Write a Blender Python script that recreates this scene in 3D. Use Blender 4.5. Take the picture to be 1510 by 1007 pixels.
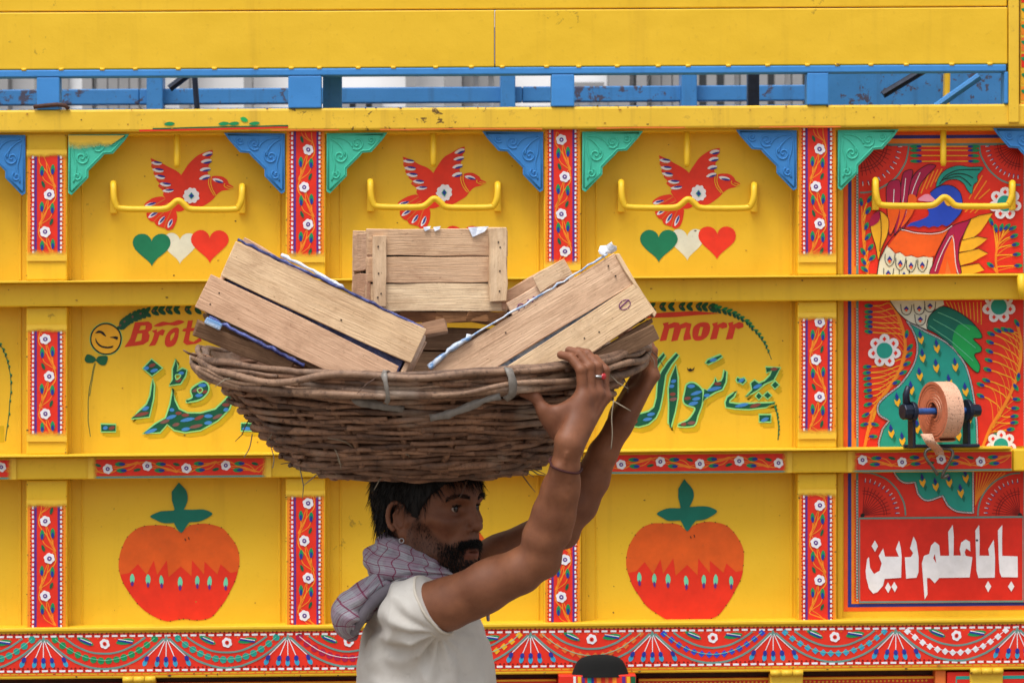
import bpy, bmesh, math, random
import numpy as np
from mathutils import Vector, Matrix, noise as mnoise
from mathutils.geometry import tessellate_polygon

for o in list(bpy.data.objects):
    bpy.data.objects.remove(o)
scene = bpy.context.scene
COL = scene.collection
random.seed(7)
np.random.seed(7)
sin, cos, pi, rad = math.sin, math.cos, math.pi, math.radians

# ------------------------------------------------------------------ camera
CAMP = Vector((-0.262, -10.0, 1.92))
YAW, ROLL, FPX = rad(1.5), 0.0077, 5600.0
FWD = Vector((sin(YAW), cos(YAW), 0))
R0 = Vector((cos(YAW), -sin(YAW), 0))
RGT = R0 * cos(ROLL) - Vector((0, 0, 1)) * sin(ROLL)
UPV = Vector((0, 0, 1)) * cos(ROLL) + R0 * sin(ROLL)
cd = bpy.data.cameras.new('camera')
cam = bpy.data.objects.new('camera', cd)
COL.objects.link(cam)
m = Matrix.Identity(4)
for i in range(3):
    m[i][0], m[i][1], m[i][2], m[i][3] = RGT[i], UPV[i], -FWD[i], CAMP[i]
cam.matrix_world = m
cd.sensor_width = 36.0
cd.lens = 36.0 * FPX / 1510.0
cd.clip_end = 2000.0
cd.dof.use_dof = True
cd.dof.focus_distance = 8.3
cd.dof.aperture_fstop = 16.0
scene.camera = cam

# ------------------------------------------------------------------ overcast daylight
SUN_EL, SUN_AZ = rad(66), rad(205)     # azimuth measured clockwise from +Y: from behind the camera, a little left
w = bpy.data.worlds.new('World')
scene.world = w
w.use_nodes = True
nt = w.node_tree
bg = nt.nodes['Background']
sky = nt.nodes.new('ShaderNodeTexSky')
sky.sky_type = 'NISHITA'
sky.sun_disc = False
sky.sun_elevation = SUN_EL
sky.sun_rotation = SUN_AZ
sky.air_density = 1.0
sky.dust_density = 4.0
hs = nt.nodes.new('ShaderNodeHueSaturation')
hs.inputs['Saturation'].default_value = 0.16
nt.links.new(sky.outputs[0], hs.inputs['Color'])
nt.links.new(hs.outputs[0], bg.inputs['Color'])
bg.inputs['Strength'].default_value = 0.125
sl = bpy.data.lights.new('sun', 'SUN')
sl.energy = 1.5
sl.angle = rad(22)
sl.color = (1.0, 0.97, 0.92)
so = bpy.data.objects.new('sun', sl)
COL.objects.link(so)
sd = Vector((sin(SUN_AZ) * cos(SUN_EL), cos(SUN_AZ) * cos(SUN_EL), sin(SUN_EL)))
so.rotation_euler = sd.to_track_quat('Z', 'Y').to_euler()
so.location = sd * 20
vs = scene.view_settings
vs.view_transform = 'Standard'
vs.look = 'None'
vs.gamma = 1.0
vs.use_curve_mapping = False
vs.exposure = 0.6
scene.render.film_transparent = False

# ------------------------------------------------------------------ helpers
def at(px, py, y):
    """the point of the plane Y = y that lies on the sight line through a photograph pixel"""
    d = FWD + RGT * ((px - 755.0) / FPX) + UPV * ((503.5 - py) / FPX)
    t = (y - CAMP.y) / d.y
    return CAMP + d * t

def row(yc, px):
    """photograph row of a level line of the truck at column px, yc = its row at the middle column"""
    return yc - (0.0077 + (yc - 503) * 0.0000047) * (px - 755)

def lin(r, g, b):
    f = lambda c: (c / 255.0 / 12.92) if c <= 10.3 else ((c / 255.0 + 0.055) / 1.055) ** 2.4
    return (f(r), f(g), f(b), 1.0)

def set_parent(o, p):
    o.parent = p
    if p is not None and p.type == 'EMPTY':
        o.matrix_parent_inverse = Matrix.Translation(p.location).inverted()

def tag(o, label=None, cat=None, group=None, kind=None):
    for k, v in (('label', label), ('category', cat), ('group', group), ('kind', kind)):
        if v:
            o[k] = v
    return o

def empty(name, loc, label, cat, group=None):
    o = bpy.data.objects.new(name, None)
    COL.objects.link(o)
    o.location = loc
    o.empty_display_size = 0.1
    return tag(o, label, cat, group)

class MB:
    """collects faces (with materials and uv) and links them as one mesh object"""
    def __init__(s):
        s.v, s.f, s.mi, s.uv, s.mats = [], [], [], [], []
    def mat(s, m):
        if m not in s.mats:
            s.mats.append(m)
        return s.mats.index(m)
    def face(s, pts, m, uv=None):
        b = len(s.v)
        s.v += [tuple(p) for p in pts]
        s.f.append(list(range(b, b + len(pts))))
        s.mi.append(s.mat(m))
        s.uv.append(uv)
    def grid(s, P, m, closed_u=False, closed_v=False, uvs=None):
        """P[i][j] points; quads between them"""
        nu, nv = len(P), len(P[0])
        b = len(s.v)
        for r in P:
            s.v += [tuple(p) for p in r]
        k = s.mat(m)
        for i in range(nu if closed_u else nu - 1):
            for j in range(nv if closed_v else nv - 1):
                i2, j2 = (i + 1) % nu, (j + 1) % nv
                s.f.append([b + i * nv + j, b + i2 * nv + j, b + i2 * nv + j2, b + i * nv + j2])
                s.mi.append(k)
                if uvs:
                    s.uv.append([uvs(i, j), uvs(i + 1, j), uvs(i + 1, j + 1), uvs(i, j + 1)])
                else:
                    s.uv.append(None)
    def tube(s, path, r, m, n=8, closed=False, cap=True, flat=1.0):
        path = [Vector(p) for p in path]
        L = len(path)
        rr = r if isinstance(r, (list, tuple)) else [r] * L
        rings = []
        prev = None
        for i, p in enumerate(path):
            if closed:
                t = path[(i + 1) % L] - path[i - 1]
            else:
                t = path[min(i + 1, L - 1)] - path[max(i - 1, 0)]
            if t.length < 1e-9:
                t = Vector((0, 0, 1))
            t.normalize()
            if prev is None:
                a = Vector((0, 0, 1)) if abs(t.z) < 0.9 else Vector((0, 1, 0))
                prev = (a - t * a.dot(t)).normalized()
            else:
                q = prev - t * prev.dot(t)
                prev = q.normalized() if q.length > 1e-6 else prev
            c = t.cross(prev)
            rings.append([p + (prev * cos(2 * pi * k / n) * flat + c * sin(2 * pi * k / n)) * rr[i] for k in range(n)])
        s.grid(rings, m, closed_u=closed, closed_v=True)
        if cap and not closed:
            s.face(rings[0][::-1], m)
            s.face(rings[-1], m)
    def prism(s, front, back, m):
        s.face(front, m)
        s.face(back[::-1], m)
        n = len(front)
        for i in range(n):
            j = (i + 1) % n
            s.face([front[j], front[i], back[i], back[j]], m)
    def slab(s, poly, yf, yb, m):
        """a plate of the truck: photograph outline of its front face at depth yf, reaching back to yb"""
        fr = [at(x, y, yf) for x, y in poly]
        s.prism(fr, [Vector((p.x, yb, p.z)) for p in fr], m)
    def bar(s, x0, x1, y0, y1, yf, yb, m):
        """plate between two columns and two level rows"""
        s.slab([(x0, row(y0, x0)), (x0, row(y1, x0)), (x1, row(y1, x1)), (x1, row(y0, x1))], yf, yb, m)
    def box(s, c, d, m, rot=None):
        c = Vector(c)
        P = []
        for sx, sy, sz in ((-1, -1, -1), (1, -1, -1), (1, 1, -1), (-1, 1, -1), (-1, -1, 1), (1, -1, 1), (1, 1, 1), (-1, 1, 1)):
            q = Vector((sx * d[0] / 2, sy * d[1] / 2, sz * d[2] / 2))
            P.append(c + (rot @ q if rot else q))
        for f in ((0, 3, 2, 1), (4, 5, 6, 7), (0, 1, 5, 4), (1, 2, 6, 5), (2, 3, 7, 6), (3, 0, 4, 7)):
            s.face([P[i] for i in f], m)
    def build(s, name, parent=None, smooth=False, bevel=0.0, merge=True, seg=2, solid=0.0):
        me = bpy.data.meshes.new(name)
        me.from_pydata(s.v, [], s.f)
        for mt in s.mats:
            me.materials.append(mt)
        me.polygons.foreach_set('material_index', s.mi)
        if any(u is not None for u in s.uv):
            ul = me.uv_layers.new(name='UVMap')
            li = 0
            for fi, f in enumerate(s.f):
                u = s.uv[fi]
                for k in range(len(f)):
                    if u:
                        ul.data[li].uv = u[k]
                    li += 1
        if merge:
            bm = bmesh.new()
            bm.from_mesh(me)
            bmesh.ops.remove_doubles(bm, verts=bm.verts, dist=1e-6)
            bmesh.ops.recalc_face_normals(bm, faces=bm.faces)
            bm.to_mesh(me)
            bm.free()
        if smooth:
            me.polygons.foreach_set('use_smooth', [True] * len(me.polygons))
        me.update()
        o = bpy.data.objects.new(name, me)
        COL.objects.link(o)
        if parent is not None:
            set_parent(o, parent)
        if solid:
            md = o.modifiers.new('thickness', 'SOLIDIFY')
            md.thickness = solid
            md.offset = 0
        if bevel:
            md = o.modifiers.new('bevel', 'BEVEL')
            md.width = bevel
            md.segments = seg
            md.limit_method = 'ANGLE'
            md.angle_limit = rad(40)
        return o

def crs(pts, n=6, closed=True):
    """smooth curve through points"""
    out = []
    N = len(pts)
    pts = [tuple(map(float, p)) for p in pts]
    D = len(pts[0])
    rng = range(N) if closed else range(N - 1)
    for i in rng:
        if closed:
            a, b, c, d = pts[i - 1], pts[i], pts[(i + 1) % N], pts[(i + 2) % N]
        else:
            a, b, c, d = pts[max(i - 1, 0)], pts[i], pts[i + 1], pts[min(i + 2, N - 1)]
        for k in range(n):
            t = k / n
            out.append(tuple(0.5 * (2 * b[q] + (c[q] - a[q]) * t + (2 * a[q] - 5 * b[q] + 4 * c[q] - d[q]) * t * t + (3 * b[q] - a[q] - 3 * c[q] + d[q]) * t ** 3) for q in range(D)))
    if not closed:
        out.append(pts[-1])
    return out

class Paint:
    """flat painted decoration lying on the plane Y = y: thin coats of paint, one over the other"""
    def __init__(s, y, xf=None):
        s.mb, s.y, s.xf, s.i = MB(), y, xf, 0
    def depth(s, layer):
        s.i += 1
        return s.y - 0.0007 - layer * 0.0006 - (s.i % 8) * 0.00007
    def P(s, p, d):
        if s.xf:
            p = s.xf(*p)
        q = Vector((p[0] * 0.06, p[1] * 0.06, 0.0))     # the painter's hand is never quite steady
        p = (p[0] + 0.75 * mnoise.noise(q), p[1] + 0.75 * mnoise.noise(q + Vector((31.7, 0, 0))))
        return at(p[0], p[1], d)
    def poly(s, pts, m, layer=0, holes=()):
        d = s.depth(layer)
        rings = [[s.P(p, d) for p in pts]] + [[s.P(p, d) for p in h] for h in holes]
        flat = [q for r in rings for q in r]
        tri = tessellate_polygon([[Vector((q.x, q.z, 0)) for q in r] for r in rings])
        for t in tri:
            a, b, c = (flat[i] for i in t)
            if (b - a).cross(c - a).y > 0:
                b, c = c, b
            s.mb.face([a, b, c], m)
    def blob(s, pts, m, layer=0, n=5, holes=()):
        s.poly(crs(pts, n), m, layer, [crs(h, n) for h in holes])
    def stroke(s, pts, wd, m, layer=0, smooth=5, closed=False, taper=False):
        if smooth and len(pts) > 2:
            pts = crs(pts, smooth, closed)
        d = s.depth(layer)
        n = len(pts)
        Lp, Rp = [], []
        for i, p in enumerate(pts):
            if closed:
                a, b = pts[i - 1], pts[(i + 1) % n]
            else:
                a, b = pts[max(i - 1, 0)], pts[min(i + 1, n - 1)]
            tx, ty = b[0] - a[0], b[1] - a[1]
            l = math.hypot(tx, ty) or 1
            w_ = wd / 2 * ((0.35 + 0.65 * (1 - i / n)) if taper else 1)
            nx, ny = -ty / l * w_, tx / l * w_
            Lp.append(s.P((p[0] + nx, p[1] + ny), d))
            Rp.append(s.P((p[0] - nx, p[1] - ny), d))
        for i in range(n if closed else n - 1):
            j = (i + 1) % n
            q = [Lp[i], Lp[j], Rp[j], Rp[i]]
            if (q[1] - q[0]).cross(q[2] - q[0]).y > 0:
                q = q[::-1]
            s.mb.face(q, m)
    def disc(s, c, r, m, layer=0, n=14, ry=None):
        ry = ry or r
        s.poly([(c[0] + r * cos(2 * pi * k / n), c[1] + ry * sin(2 * pi * k / n)) for k in range(n)], m, layer)
    def lens(s, c, L, W, ang, m, layer=0):
        """pointed leaf shape, L long W wide, turned ang degrees (clockwise in the picture)"""
        a = rad(ang)
        pts = []
        for k in range(12):
            t = k / 12 * 2 * pi
            u, v = cos(t) * L / 2, sin(t) * W / 2 * abs(sin(t)) ** 0.35
            pts.append((c[0] + u * cos(a) - v * sin(a), c[1] + u * sin(a) + v * cos(a)))
        s.poly(pts, m, layer)
    def flower(s, c, r, petal, mid, dot, layer=3, n=6):
        pts = []
        for k in range(n * 5):
            a = 2 * pi * k / (n * 5) + 0.3
            q = r * (0.78 + 0.24 * abs(cos(n * (a - 0.3) / 2)) ** 0.6)
            pts.append((c[0] + q * cos(a), c[1] + q * sin(a)))
        s.poly(pts, petal, layer)
        s.disc(c, r * 0.42, mid, layer + 1, 10)
        s.disc(c, r * 0.16, dot, layer + 2, 6)
    def build(s, name, parent):
        return s.mb.build(name, parent, merge=False)

# ------------------------------------------------------------------ materials
def new_mat(name):
    m = bpy.data.materials.new(name)
    m.use_nodes = True
    t = m.node_tree
    b = t.nodes['Principled BSDF']
    return m, t, b

def N(t, kind, **kw):
    n = t.nodes.new(kind)
    for k, v in kw.items():
        if hasattr(n, k):
            setattr(n, k, v)
        else:
            n.inputs[k].default_value = v
    return n

def mixc(t, fac, a, b, mode='MIX'):
    n = t.nodes.new('ShaderNodeMix')
    n.data_type = 'RGBA'
    n.blend_type = mode
    for sock, v in ((n.inputs[0], fac), (n.inputs[6], a), (n.inputs[7], b)):
        if hasattr(v, 'is_output'):
            t.links.new(v, sock)
        else:
            sock.default_value = v
    return n.outputs[2]

def ramp(t, src, stops):
    n = t.nodes.new('ShaderNodeValToRGB')
    e = n.color_ramp.elements
    while len(e) < len(stops):
        e.new(0.5)
    for i, (p, c) in enumerate(stops):
        e[i].position = p
        e[i].color = c if len(c) == 4 else (*c, 1)
    t.links.new(src, n.inputs[0])
    return n.outputs[0]

def coords(t, scale=(1, 1, 1), src='Object', loc=None):
    tc = t.nodes.new('ShaderNodeTexCoord')
    mp = t.nodes.new('ShaderNodeMapping')
    mp.inputs['Scale'].default_value = scale
    t.links.new(tc.outputs[src], mp.inputs['Vector'])
    if loc is not None:
        t.links.new(loc, mp.inputs['Location'])
    return mp.outputs[0]

def noise_tex(t, vec, scale, detail=4, rough=0.55, dist=0.0):
    n = N(t, 'ShaderNodeTexNoise')
    n.inputs['Scale'].default_value = scale
    n.inputs['Detail'].default_value = detail
    n.inputs['Roughness'].default_value = rough
    n.inputs['Distortion'].default_value = dist
    t.links.new(vec, n.inputs['Vector'])
    return n.outputs['Fac']

def bump(t, b, src, strength, dist=0.002):
    n = t.nodes.new('ShaderNodeBump')
    n.inputs['Strength'].default_value = strength
    n.inputs['Distance'].default_value = dist
    t.links.new(src, n.inputs['Height'])
    t.links.new(n.outputs[0], b.inputs['Normal'])
    return n

K0, K1 = (0, 0, 0, 1), (1, 1, 1, 1)

def metal_paint(name, rgb, rough=0.42, rust=0.4, wear=0.67, dirt=0.3, spray=None, dark=None):
    """old hand-brushed enamel on sheet steel: uneven coats, grime streaks, chips down to rust"""
    m, t, b = new_mat(name)
    base = rgb
    d = dark or tuple(c * 0.72 for c in rgb[:3]) + (1,)
    v = coords(t)
    big = noise_tex(t, v, 2.3, 3, 0.6)
    c = mixc(t, ramp(t, big, [(0.3, K0), (0.75, K1)]), base, tuple(0.86 * a + 0.14 * e for a, e in zip(base, d)))
    st = noise_tex(t, coords(t, (26, 26, 1.6)), 1.0, 3, 0.6)
    c = mixc(t, ramp(t, st, [(0.55, K0), (0.8, (dirt, dirt, dirt, 1))]), c, d)
    fine = noise_tex(t, v, 60, 3, 0.7)
    c = mixc(t, ramp(t, fine, [(0.60, K0), (0.75, (dirt, dirt, dirt, 1))]), c, d)
    if rust > 0:
        a1 = noise_tex(t, v, 30, 4, 0.75, 0.4)
        a2 = noise_tex(t, v, 3.1, 3, 0.6)
        mu = t.nodes.new('ShaderNodeMath')
        mu.operation = 'MULTIPLY'
        t.links.new(a1, mu.inputs[0])
        t.links.new(a2, mu.inputs[1])
        msk = ramp(t, mu.outputs[0], [(wear * 0.62, K0), (wear * 0.66, (rust, rust, rust, 1))])
        c = mixc(t, msk, c, lin(74, 48, 30))
    t.links.new(c, b.inputs['Base Color'])
    rn = t.nodes.new('ShaderNodeMapRange')
    rn.inputs[3].default_value = rough - 0.08
    rn.inputs[4].default_value = rough + 0.2
    t.links.new(fine, rn.inputs[0])
    t.links.new(rn.outputs[0], b.inputs['Roughness'])
    b.inputs['Specular IOR Level'].default_value = 0.35
    hb = noise_tex(t, v, 5.5, 2, 0.5)
    ad = t.nodes.new('ShaderNodeMath')
    ad.operation = 'MULTIPLY_ADD'
    t.links.new(fine, ad.inputs[0])
    ad.inputs[1].default_value = 0.06
    t.links.new(hb, ad.inputs[2])
    bump(t, b, ad.outputs[0], 0.55, 0.014)
    return m

def art_paint(name, rgb, var=0.06, rough=0.45):
    """hand-painted decoration: brush variation and little worn specks"""
    m, t, b = new_mat(name)
    v = coords(t)
    n1 = noise_tex(t, v, 18, 3, 0.65)
    dk = tuple(c * (1 - var * 2.2) for c in rgb[:3]) + (1,)
    lt = tuple(min(1, c * (1 + var)) for c in rgb[:3]) + (1,)
    c = mixc(t, ramp(t, n1, [(0.3, K0), (0.7, K1)]), lt, dk)
    n2 = noise_tex(t, v, 130, 2, 0.7)
    c = mixc(t, ramp(t, n2, [(0.66, K0), (0.76, (0.5, 0.5, 0.5, 1))]), c, tuple(a * 0.55 + 0.03 for a in rgb[:3]) + (1,))
    t.links.new(c, b.inputs['Base Color'])
    b.inputs['Roughness'].default_value = rough
    b.inputs['Specular IOR Level'].default_value = 0.3
    bump(t, b, noise_tex(t, v, 5.5, 2, 0.5), 0.3, 0.01)
    return m

YEL = (0.79, 0.492, 0.020, 1)
M = {}
M['yellow'] = metal_paint('yellow_enamel', YEL, dark=(0.52, 0.29, 0.012, 1))
M['yellow_worn'] = metal_paint('yellow_enamel_worn', (0.80, 0.505, 0.035, 1), rust=0.9, wear=0.55, dirt=0.6, dark=(0.42, 0.24, 0.03, 1))
M['blue'] = metal_paint('blue_enamel', lin(62, 136, 206), rust=0.5, wear=0.62, dark=lin(40, 92, 150))
M['blue_old'] = metal_paint('blue_enamel_rusty', lin(58, 126, 190), rust=0.8, wear=0.535, dirt=0.6, dark=lin(50, 82, 116))
M['bracket_blue'] = metal_paint('blue_pressed_metal', lin(56, 128, 196), rust=0.3, dark=lin(30, 84, 140))
M['bracket_teal'] = metal_paint('teal_pressed_metal', lin(66, 186, 158), rust=0.4, dark=lin(34, 130, 108))
for k, c in dict(red=(226, 48, 30), orange=(240, 138, 36), deep_orange=(236, 96, 28), purple=(92, 44, 134), white=(232, 232, 238), navy=(36, 52, 150),
                 green=(22, 140, 84), dark_green=(22, 92, 60), teal=(34, 154, 140), grey_teal=(104, 146, 138), sky=(52, 158, 198), blue=(38, 74, 196), black=(26, 22, 24),
                 magenta=(170, 26, 74), gold=(240, 180, 40), pink=(238, 150, 176), text_red=(214, 40, 24), heart_green=(24, 122, 88),
                 heart_white=(222, 224, 208), fruit_orange=(222, 92, 26), fruit_red=(220, 48, 26), leaf=(12, 112, 96), mint=(110, 206, 170),
                 bright_green=(26, 168, 86), pale_green=(148, 226, 140), olive=(196, 164, 14), ink_green=(14, 86, 62), brown=(122, 84, 80),
                 letter_blue=(64, 132, 206), maroon=(138, 20, 18), lettering_red=(214, 60, 34), bird_red=(230, 56, 34), dull_orange=(226, 116, 50), letter_brown=(128, 66, 58)).items():
    M['p_' + k] = art_paint('paint_' + k, lin(*c))

def overspray():
    """yellow spray paint whose edge fades out over older decoration (uv.y: 0 bare, 1 covered)"""
    m, t, b = new_mat('yellow_overspray')
    uv = t.nodes.new('ShaderNodeUVMap')
    sp = t.nodes.new('ShaderNodeSeparateXYZ')
    t.links.new(uv.outputs[0], sp.inputs[0])
    nz = noise_tex(t, coords(t), 35, 5, 0.7)
    ad = t.nodes.new('ShaderNodeMath')
    ad.operation = 'MULTIPLY_ADD'
    t.links.new(nz, ad.inputs[0])
    ad.inputs[1].default_value = 0.55
    t.links.new(sp.outputs[1], ad.inputs[2])
    a = ramp(t, ad.outputs[0], [(0.5, K0), (0.95, K1)])
    b.inputs['Base Color'].default_value = (0.78, 0.49, 0.03, 1)
    b.inputs['Roughness'].default_value = 0.5
    t.links.new(a, b.inputs['Alpha'])
    return m
M['overspray'] = overspray()

def plain(name, rgb, rough=0.6, metallic=0.0, nscale=30, var=0.25, bstr=0.2, bdist=0.002):
    m, t, b = new_mat(name)
    v = coords(t)
    n = noise_tex(t, v, nscale, 5, 0.65)
    c = mixc(t, ramp(t, n, [(0.25, K0), (0.75, K1)]), rgb, tuple(x * (1 - var) for x in rgb[:3]) + (1,))
    t.links.new(c, b.inputs['Base Color'])
    b.inputs['Roughness'].default_value = rough
    b.inputs['Metallic'].default_value = metallic
    bump(t, b, n, bstr, bdist)
    return m
M['black'] = plain('black_shade', lin(14, 12, 12), 0.9)  # flat black that paints deep shade under the beam and inside the crate
M['rubber'] = plain('black_rubber', lin(5, 5, 5), 0.95)
M['steel'] = plain('worn_steel', lin(120, 116, 108), 0.42, 0.8, 60, 0.5)
M['dark_steel'] = plain('dark_blue_steel', lin(34, 44, 66), 0.4, 0.4, 50, 0.5)
M['axle_blue'] = plain('blue_axle_paint', lin(52, 96, 168), 0.4, 0.0, 50, 0.4)
M['rust'] = plain('rusty_steel', lin(88, 56, 44), 0.8, 0.1, 70, 0.5, 0.5)
M['facade'] = plain('white_render', lin(248, 248, 250), 0.85, 0, 2, 0.05)
M['facade_grey'] = plain('grey_concrete', lin(156, 156, 158), 0.85, 0, 3, 0.2)
M['window_glass'] = plain('dark_window_glass', lin(70, 74, 78), 0.15, 0, 2, 0.2, 0.02)
M['window_pale'] = plain('pale_window_glass', lin(240, 242, 246), 0.2, 0, 2, 0.08, 0.02)

def ground_mat():
    m, t, b = new_mat('dusty_ground')
    v = coords(t)
    c = mixc(t, noise_tex(t, v, 0.6, 6, 0.6), lin(146, 134, 118), lin(112, 102, 92))
    c = mixc(t, ramp(t, noise_tex(t, v, 14, 6, 0.7), [(0.4, K0), (0.8, (0.6, 0.6, 0.6, 1))]), c, lin(84, 76, 68))
    t.links.new(c, b.inputs['Base Color'])
    b.inputs['Roughness'].default_value = 0.95
    bump(t, b, noise_tex(t, v, 25, 6, 0.7), 0.6, 0.02)
    return m
M['ground'] = ground_mat()

# ------------------------------------------------------------------ the ground and what stands beyond the truck
g = MB()
g.face([(-400, -400, 0), (400, -400, 0), (400, 400, 0), (-400, 400, 0)], M['ground'])
tag(g.build('ground'), kind='structure')

def far_building():
    Y = 13.0
    z1 = 7.5
    r = empty('office_building', (0, Y, 0), 'white and grey building seen blurred through the slot above the truck rail', 'building')
    xs = lambda px: at(px, 120, Y).x
    b = MB()
    b.box((0.0, Y + 3.05, z1 / 2), (26, 6, z1), M['facade'])
    b.build('wall', r)
    def pilaster(px0, px1, m='facade_grey', dy=0.25):
        b = MB()
        x0, x1 = xs(px0), xs(px1)
        b.box(((x0 + x1) / 2, Y - dy / 2, z1 / 2), (x1 - x0, dy, z1 - 0.1), M[m])
        b.build('pilaster', r)
    for p in ((-60, 2), (4, 18), (196, 208), (268, 282), (362, 374), (598, 612), (655, 680), (895, 925), (935, 950)):
        pilaster(*p)
    def window(px0, px1, z0, zt, glass='window_glass'):
        x0, x1 = xs(px0), xs(px1)
        b = MB()
        f = 0.06
        for c, d in ((((x0 + x1) / 2, Y - 0.03, z0), (x1 - x0, 0.1, f)), (((x0 + x1) / 2, Y - 0.03, zt), (x1 - x0, 0.1, f)),
                     ((x0, Y - 0.03, (z0 + zt) / 2), (f, 0.1, zt - z0)), ((x1, Y - 0.03, (z0 + zt) / 2), (f, 0.1, zt - z0)),
                     (((x0 + x1) / 2, Y - 0.028, (z0 + zt) / 2), (f, 0.09, zt - z0))):
            b.box(c, d, M['facade_grey'])
        o = b.build('window', r)
        b = MB()
        b.box(((x0 + x1) / 2, Y - 0.005, (z0 + zt) / 2), (x1 - x0 - f, 0.02, zt - z0 - f), M[glass])
        b.build('pane', o)
    for a in ((60, 130, 3.0, 4.3, 'window_pale'), (152, 184, 3.0, 4.3, 'window_pale'), (508, 556, 2.4, 3.42), (690, 735, 2.6, 3.6, 'window_pale'), (830, 890, 2.6, 3.45, 'window_pale'),
              (966, 998, 2.9, 3.9), (1022, 1074, 2.2, 4.2), (1098, 1148, 2.2, 4.2), (1174, 1300, 2.2, 4.2)):
        window(*a)
    b = MB()
    b.box((0, Y + 2.95, z1 + 0.15), (26.4, 6.4, 0.3), M['facade_grey'])
    b.build('roof', r)
far_building()

# ------------------------------------------------------------------ the truck
truck = empty('decorated_truck', (0, 1.2, 0), 'yellow hand-painted truck with birds, fruit, flowers and red bands behind the man', 'truck')
POSTS = [(-725, -664), (-343, -284), (38.5, 99), (421, 480), (802, 857), (1176, 1234), (1555, 1612), (1930, 1988)]
XA, XB = -725, 1988
Y_PANEL, Y_POST, Y_WEB, Y_BASE = 0.066, 0.0, -0.02, -0.012
yel, yw = M['yellow'], M['yellow_worn']

def bar_part(name, x0, x1, r0, r1, yf, yb, mat, parent=truck, bevel=0.003):
    b = MB()
    b.bar(x0, x1, r0, r1, yf, yb, mat)
    return b.build(name, parent, bevel=bevel)

# boards above the slot
bar_part('top_board', XA, 1485, -170, 13.5, -0.026, 0.02, yel)
bar_part('side_board', XA, 729, 15, 99, -0.032, 0.01, yel)
bar_part('side_board', 730.2, 1486, 15, 99, -0.0305, 0.01, yel)
bar_part('end_post', 1487.5, 1503, -170, 186, -0.036, 0.05, yw)
pil = bar_part('corner_pillar', 1504.5, 1600, -170, 184, -0.02, 0.05, yw)
pp = Paint(-0.02)
for k in range(14):
    ya = -160 + k * 24
    pp.poly([(1506, ya), (1598, ya), (1598, ya + 20), (1506, ya + 20)], M[['p_orange', 'p_dull_orange', 'p_red', 'p_gold'][k % 4]], 0)
    pp.lens((1518, ya + 10), 26, 9, 20, M['p_green'], 1)
    pp.lens((1550, ya + 10), 26, 9, -20, M['p_navy'], 1)
    pp.flower((1580, ya + 10), 8, M['p_white'], M['p_navy'], M['p_white'], 1)
pp.build('painted_flowers', pil)
for k in range(31):
    x = 27 + k * 54.2 + random.uniform(-9, 9) - 200
    if x < 1480:
        b = MB()
        b.tube([at(x - 3.5, row(99, x), -0.032), at(x + 3.5, row(99, x) + random.uniform(-.5, .5), -0.032)], 0.0042, yw, 7)
        b.build('hinge_knuckle', truck, smooth=True)
# blue slot frame
bar_part('slot_frame', XA, 1484, 99.6, 110, -0.034, 0.03, M['blue'])
for x0, x1 in ((-330, -296), (-700, -664), (54, 88), (425, 474), (813, 847), (1190, 1222), (1481, 1487)):
    bar_part('slot_post', x0, x1, 110.2, 157.8, -0.033, 0.03, M['blue'])
top_rail = bar_part('top_rail', XA, 1920, 158, 191, -0.028, 0.085, yw, bevel=0.006)
bar_part('rail_flange', XA, 1920, 191.3, 196, 0.0, 0.085, yel)
b = MB()
b.tube([at(50, 158, -0.03), at(66, 156, -0.036), at(84, 154.5, -0.036), at(96, 156, -0.034), at(101, 161, -0.03)], 0.0055, M['rust'], 8)
b.build('bent_rod', truck, smooth=True)
# paint left on the top rail
pr = Paint(-0.028)
for (xa, xb) in ((205, 425),):
    pr.stroke([(xa, row(189.6, xa)), ((xa + xb) / 2, row(188.2, (xa + xb) / 2)), (xb, row(186, xb))], 2.6, M['p_red'], 0)
    pr.stroke([(xa + 20, row(187, xa + 20)), ((xa + xb) / 2, row(185.4, (xa + xb) / 2)), (xb, row(183.6, xb))], 2.0, M['p_dark_green'], 1)
    for x in (250, 345, 375, 330):
        pr.lens((x, row(180, x)), 16, 6, -5, M['p_green'], 1)
    pr.lens((360, row(174, 360)), 12, 7, 20, M['p_bright_green'], 1)
for (xa, xb) in ((400, 500), (560, 800), (880, 1010), (1120, 1240)):
    pr.stroke([(xa, row(190.4, xa)), ((xa + xb) / 2, row(189.6, (xa + xb) / 2)), (xb, row(190.4, xb))], 1.8, M['p_dull_orange'], 0)
pr.build('old_paint_band', top_rail)

# the far side, seen through the slot
YF = 2.4
bo = M['blue_old']
def inner(name, poly, yf, yb, mat):
    b = MB()
    b.slab(poly, yf, yb, mat)
    return b.build(name, truck, bevel=0.004)
def L(x, r):
    return (x, row(r, x))
for x0, x1 in ((-700, 205), (205.5, 770), (770.5, 1222)):
    inner('far_rail', [L(x0, 128), L(x0, 151), L(x1, 151), L(x1, 128)], YF, YF + 0.05, bo)
inner('far_board', [L(-700, 157), L(-700, 700), L(1900, 700), L(1900, 157)], YF + 0.005, YF + 0.06, bo)
inner('far_top_rail', [L(-700, 40), L(-700, 96), L(1900, 96), L(1900, 40)], YF, YF + 0.05, bo)
for x0, x1 in ((216, 240), (738, 760), (1005, 1028), (-60, -36), (-340, -315)):
    inner('far_post', [(x0, 60), (x0, 200), (x1, 200), (x1, 60)], YF - 0.06, YF + 0.07, bo)
inner('stay_post', [(476, 105), (476, 190), (504, 190), (504, 105)], 0.09, 0.14, bo)
inner('stay_post', [(1103, 105), (1103, 190), (1120, 190), (1120, 105)], 0.9, 0.95, M['dark_steel'])
b = MB()
b.tube([at(250, 131, 2.1), at(283, 106, 2.1)], 0.012, M['dark_steel'], 8)
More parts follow.
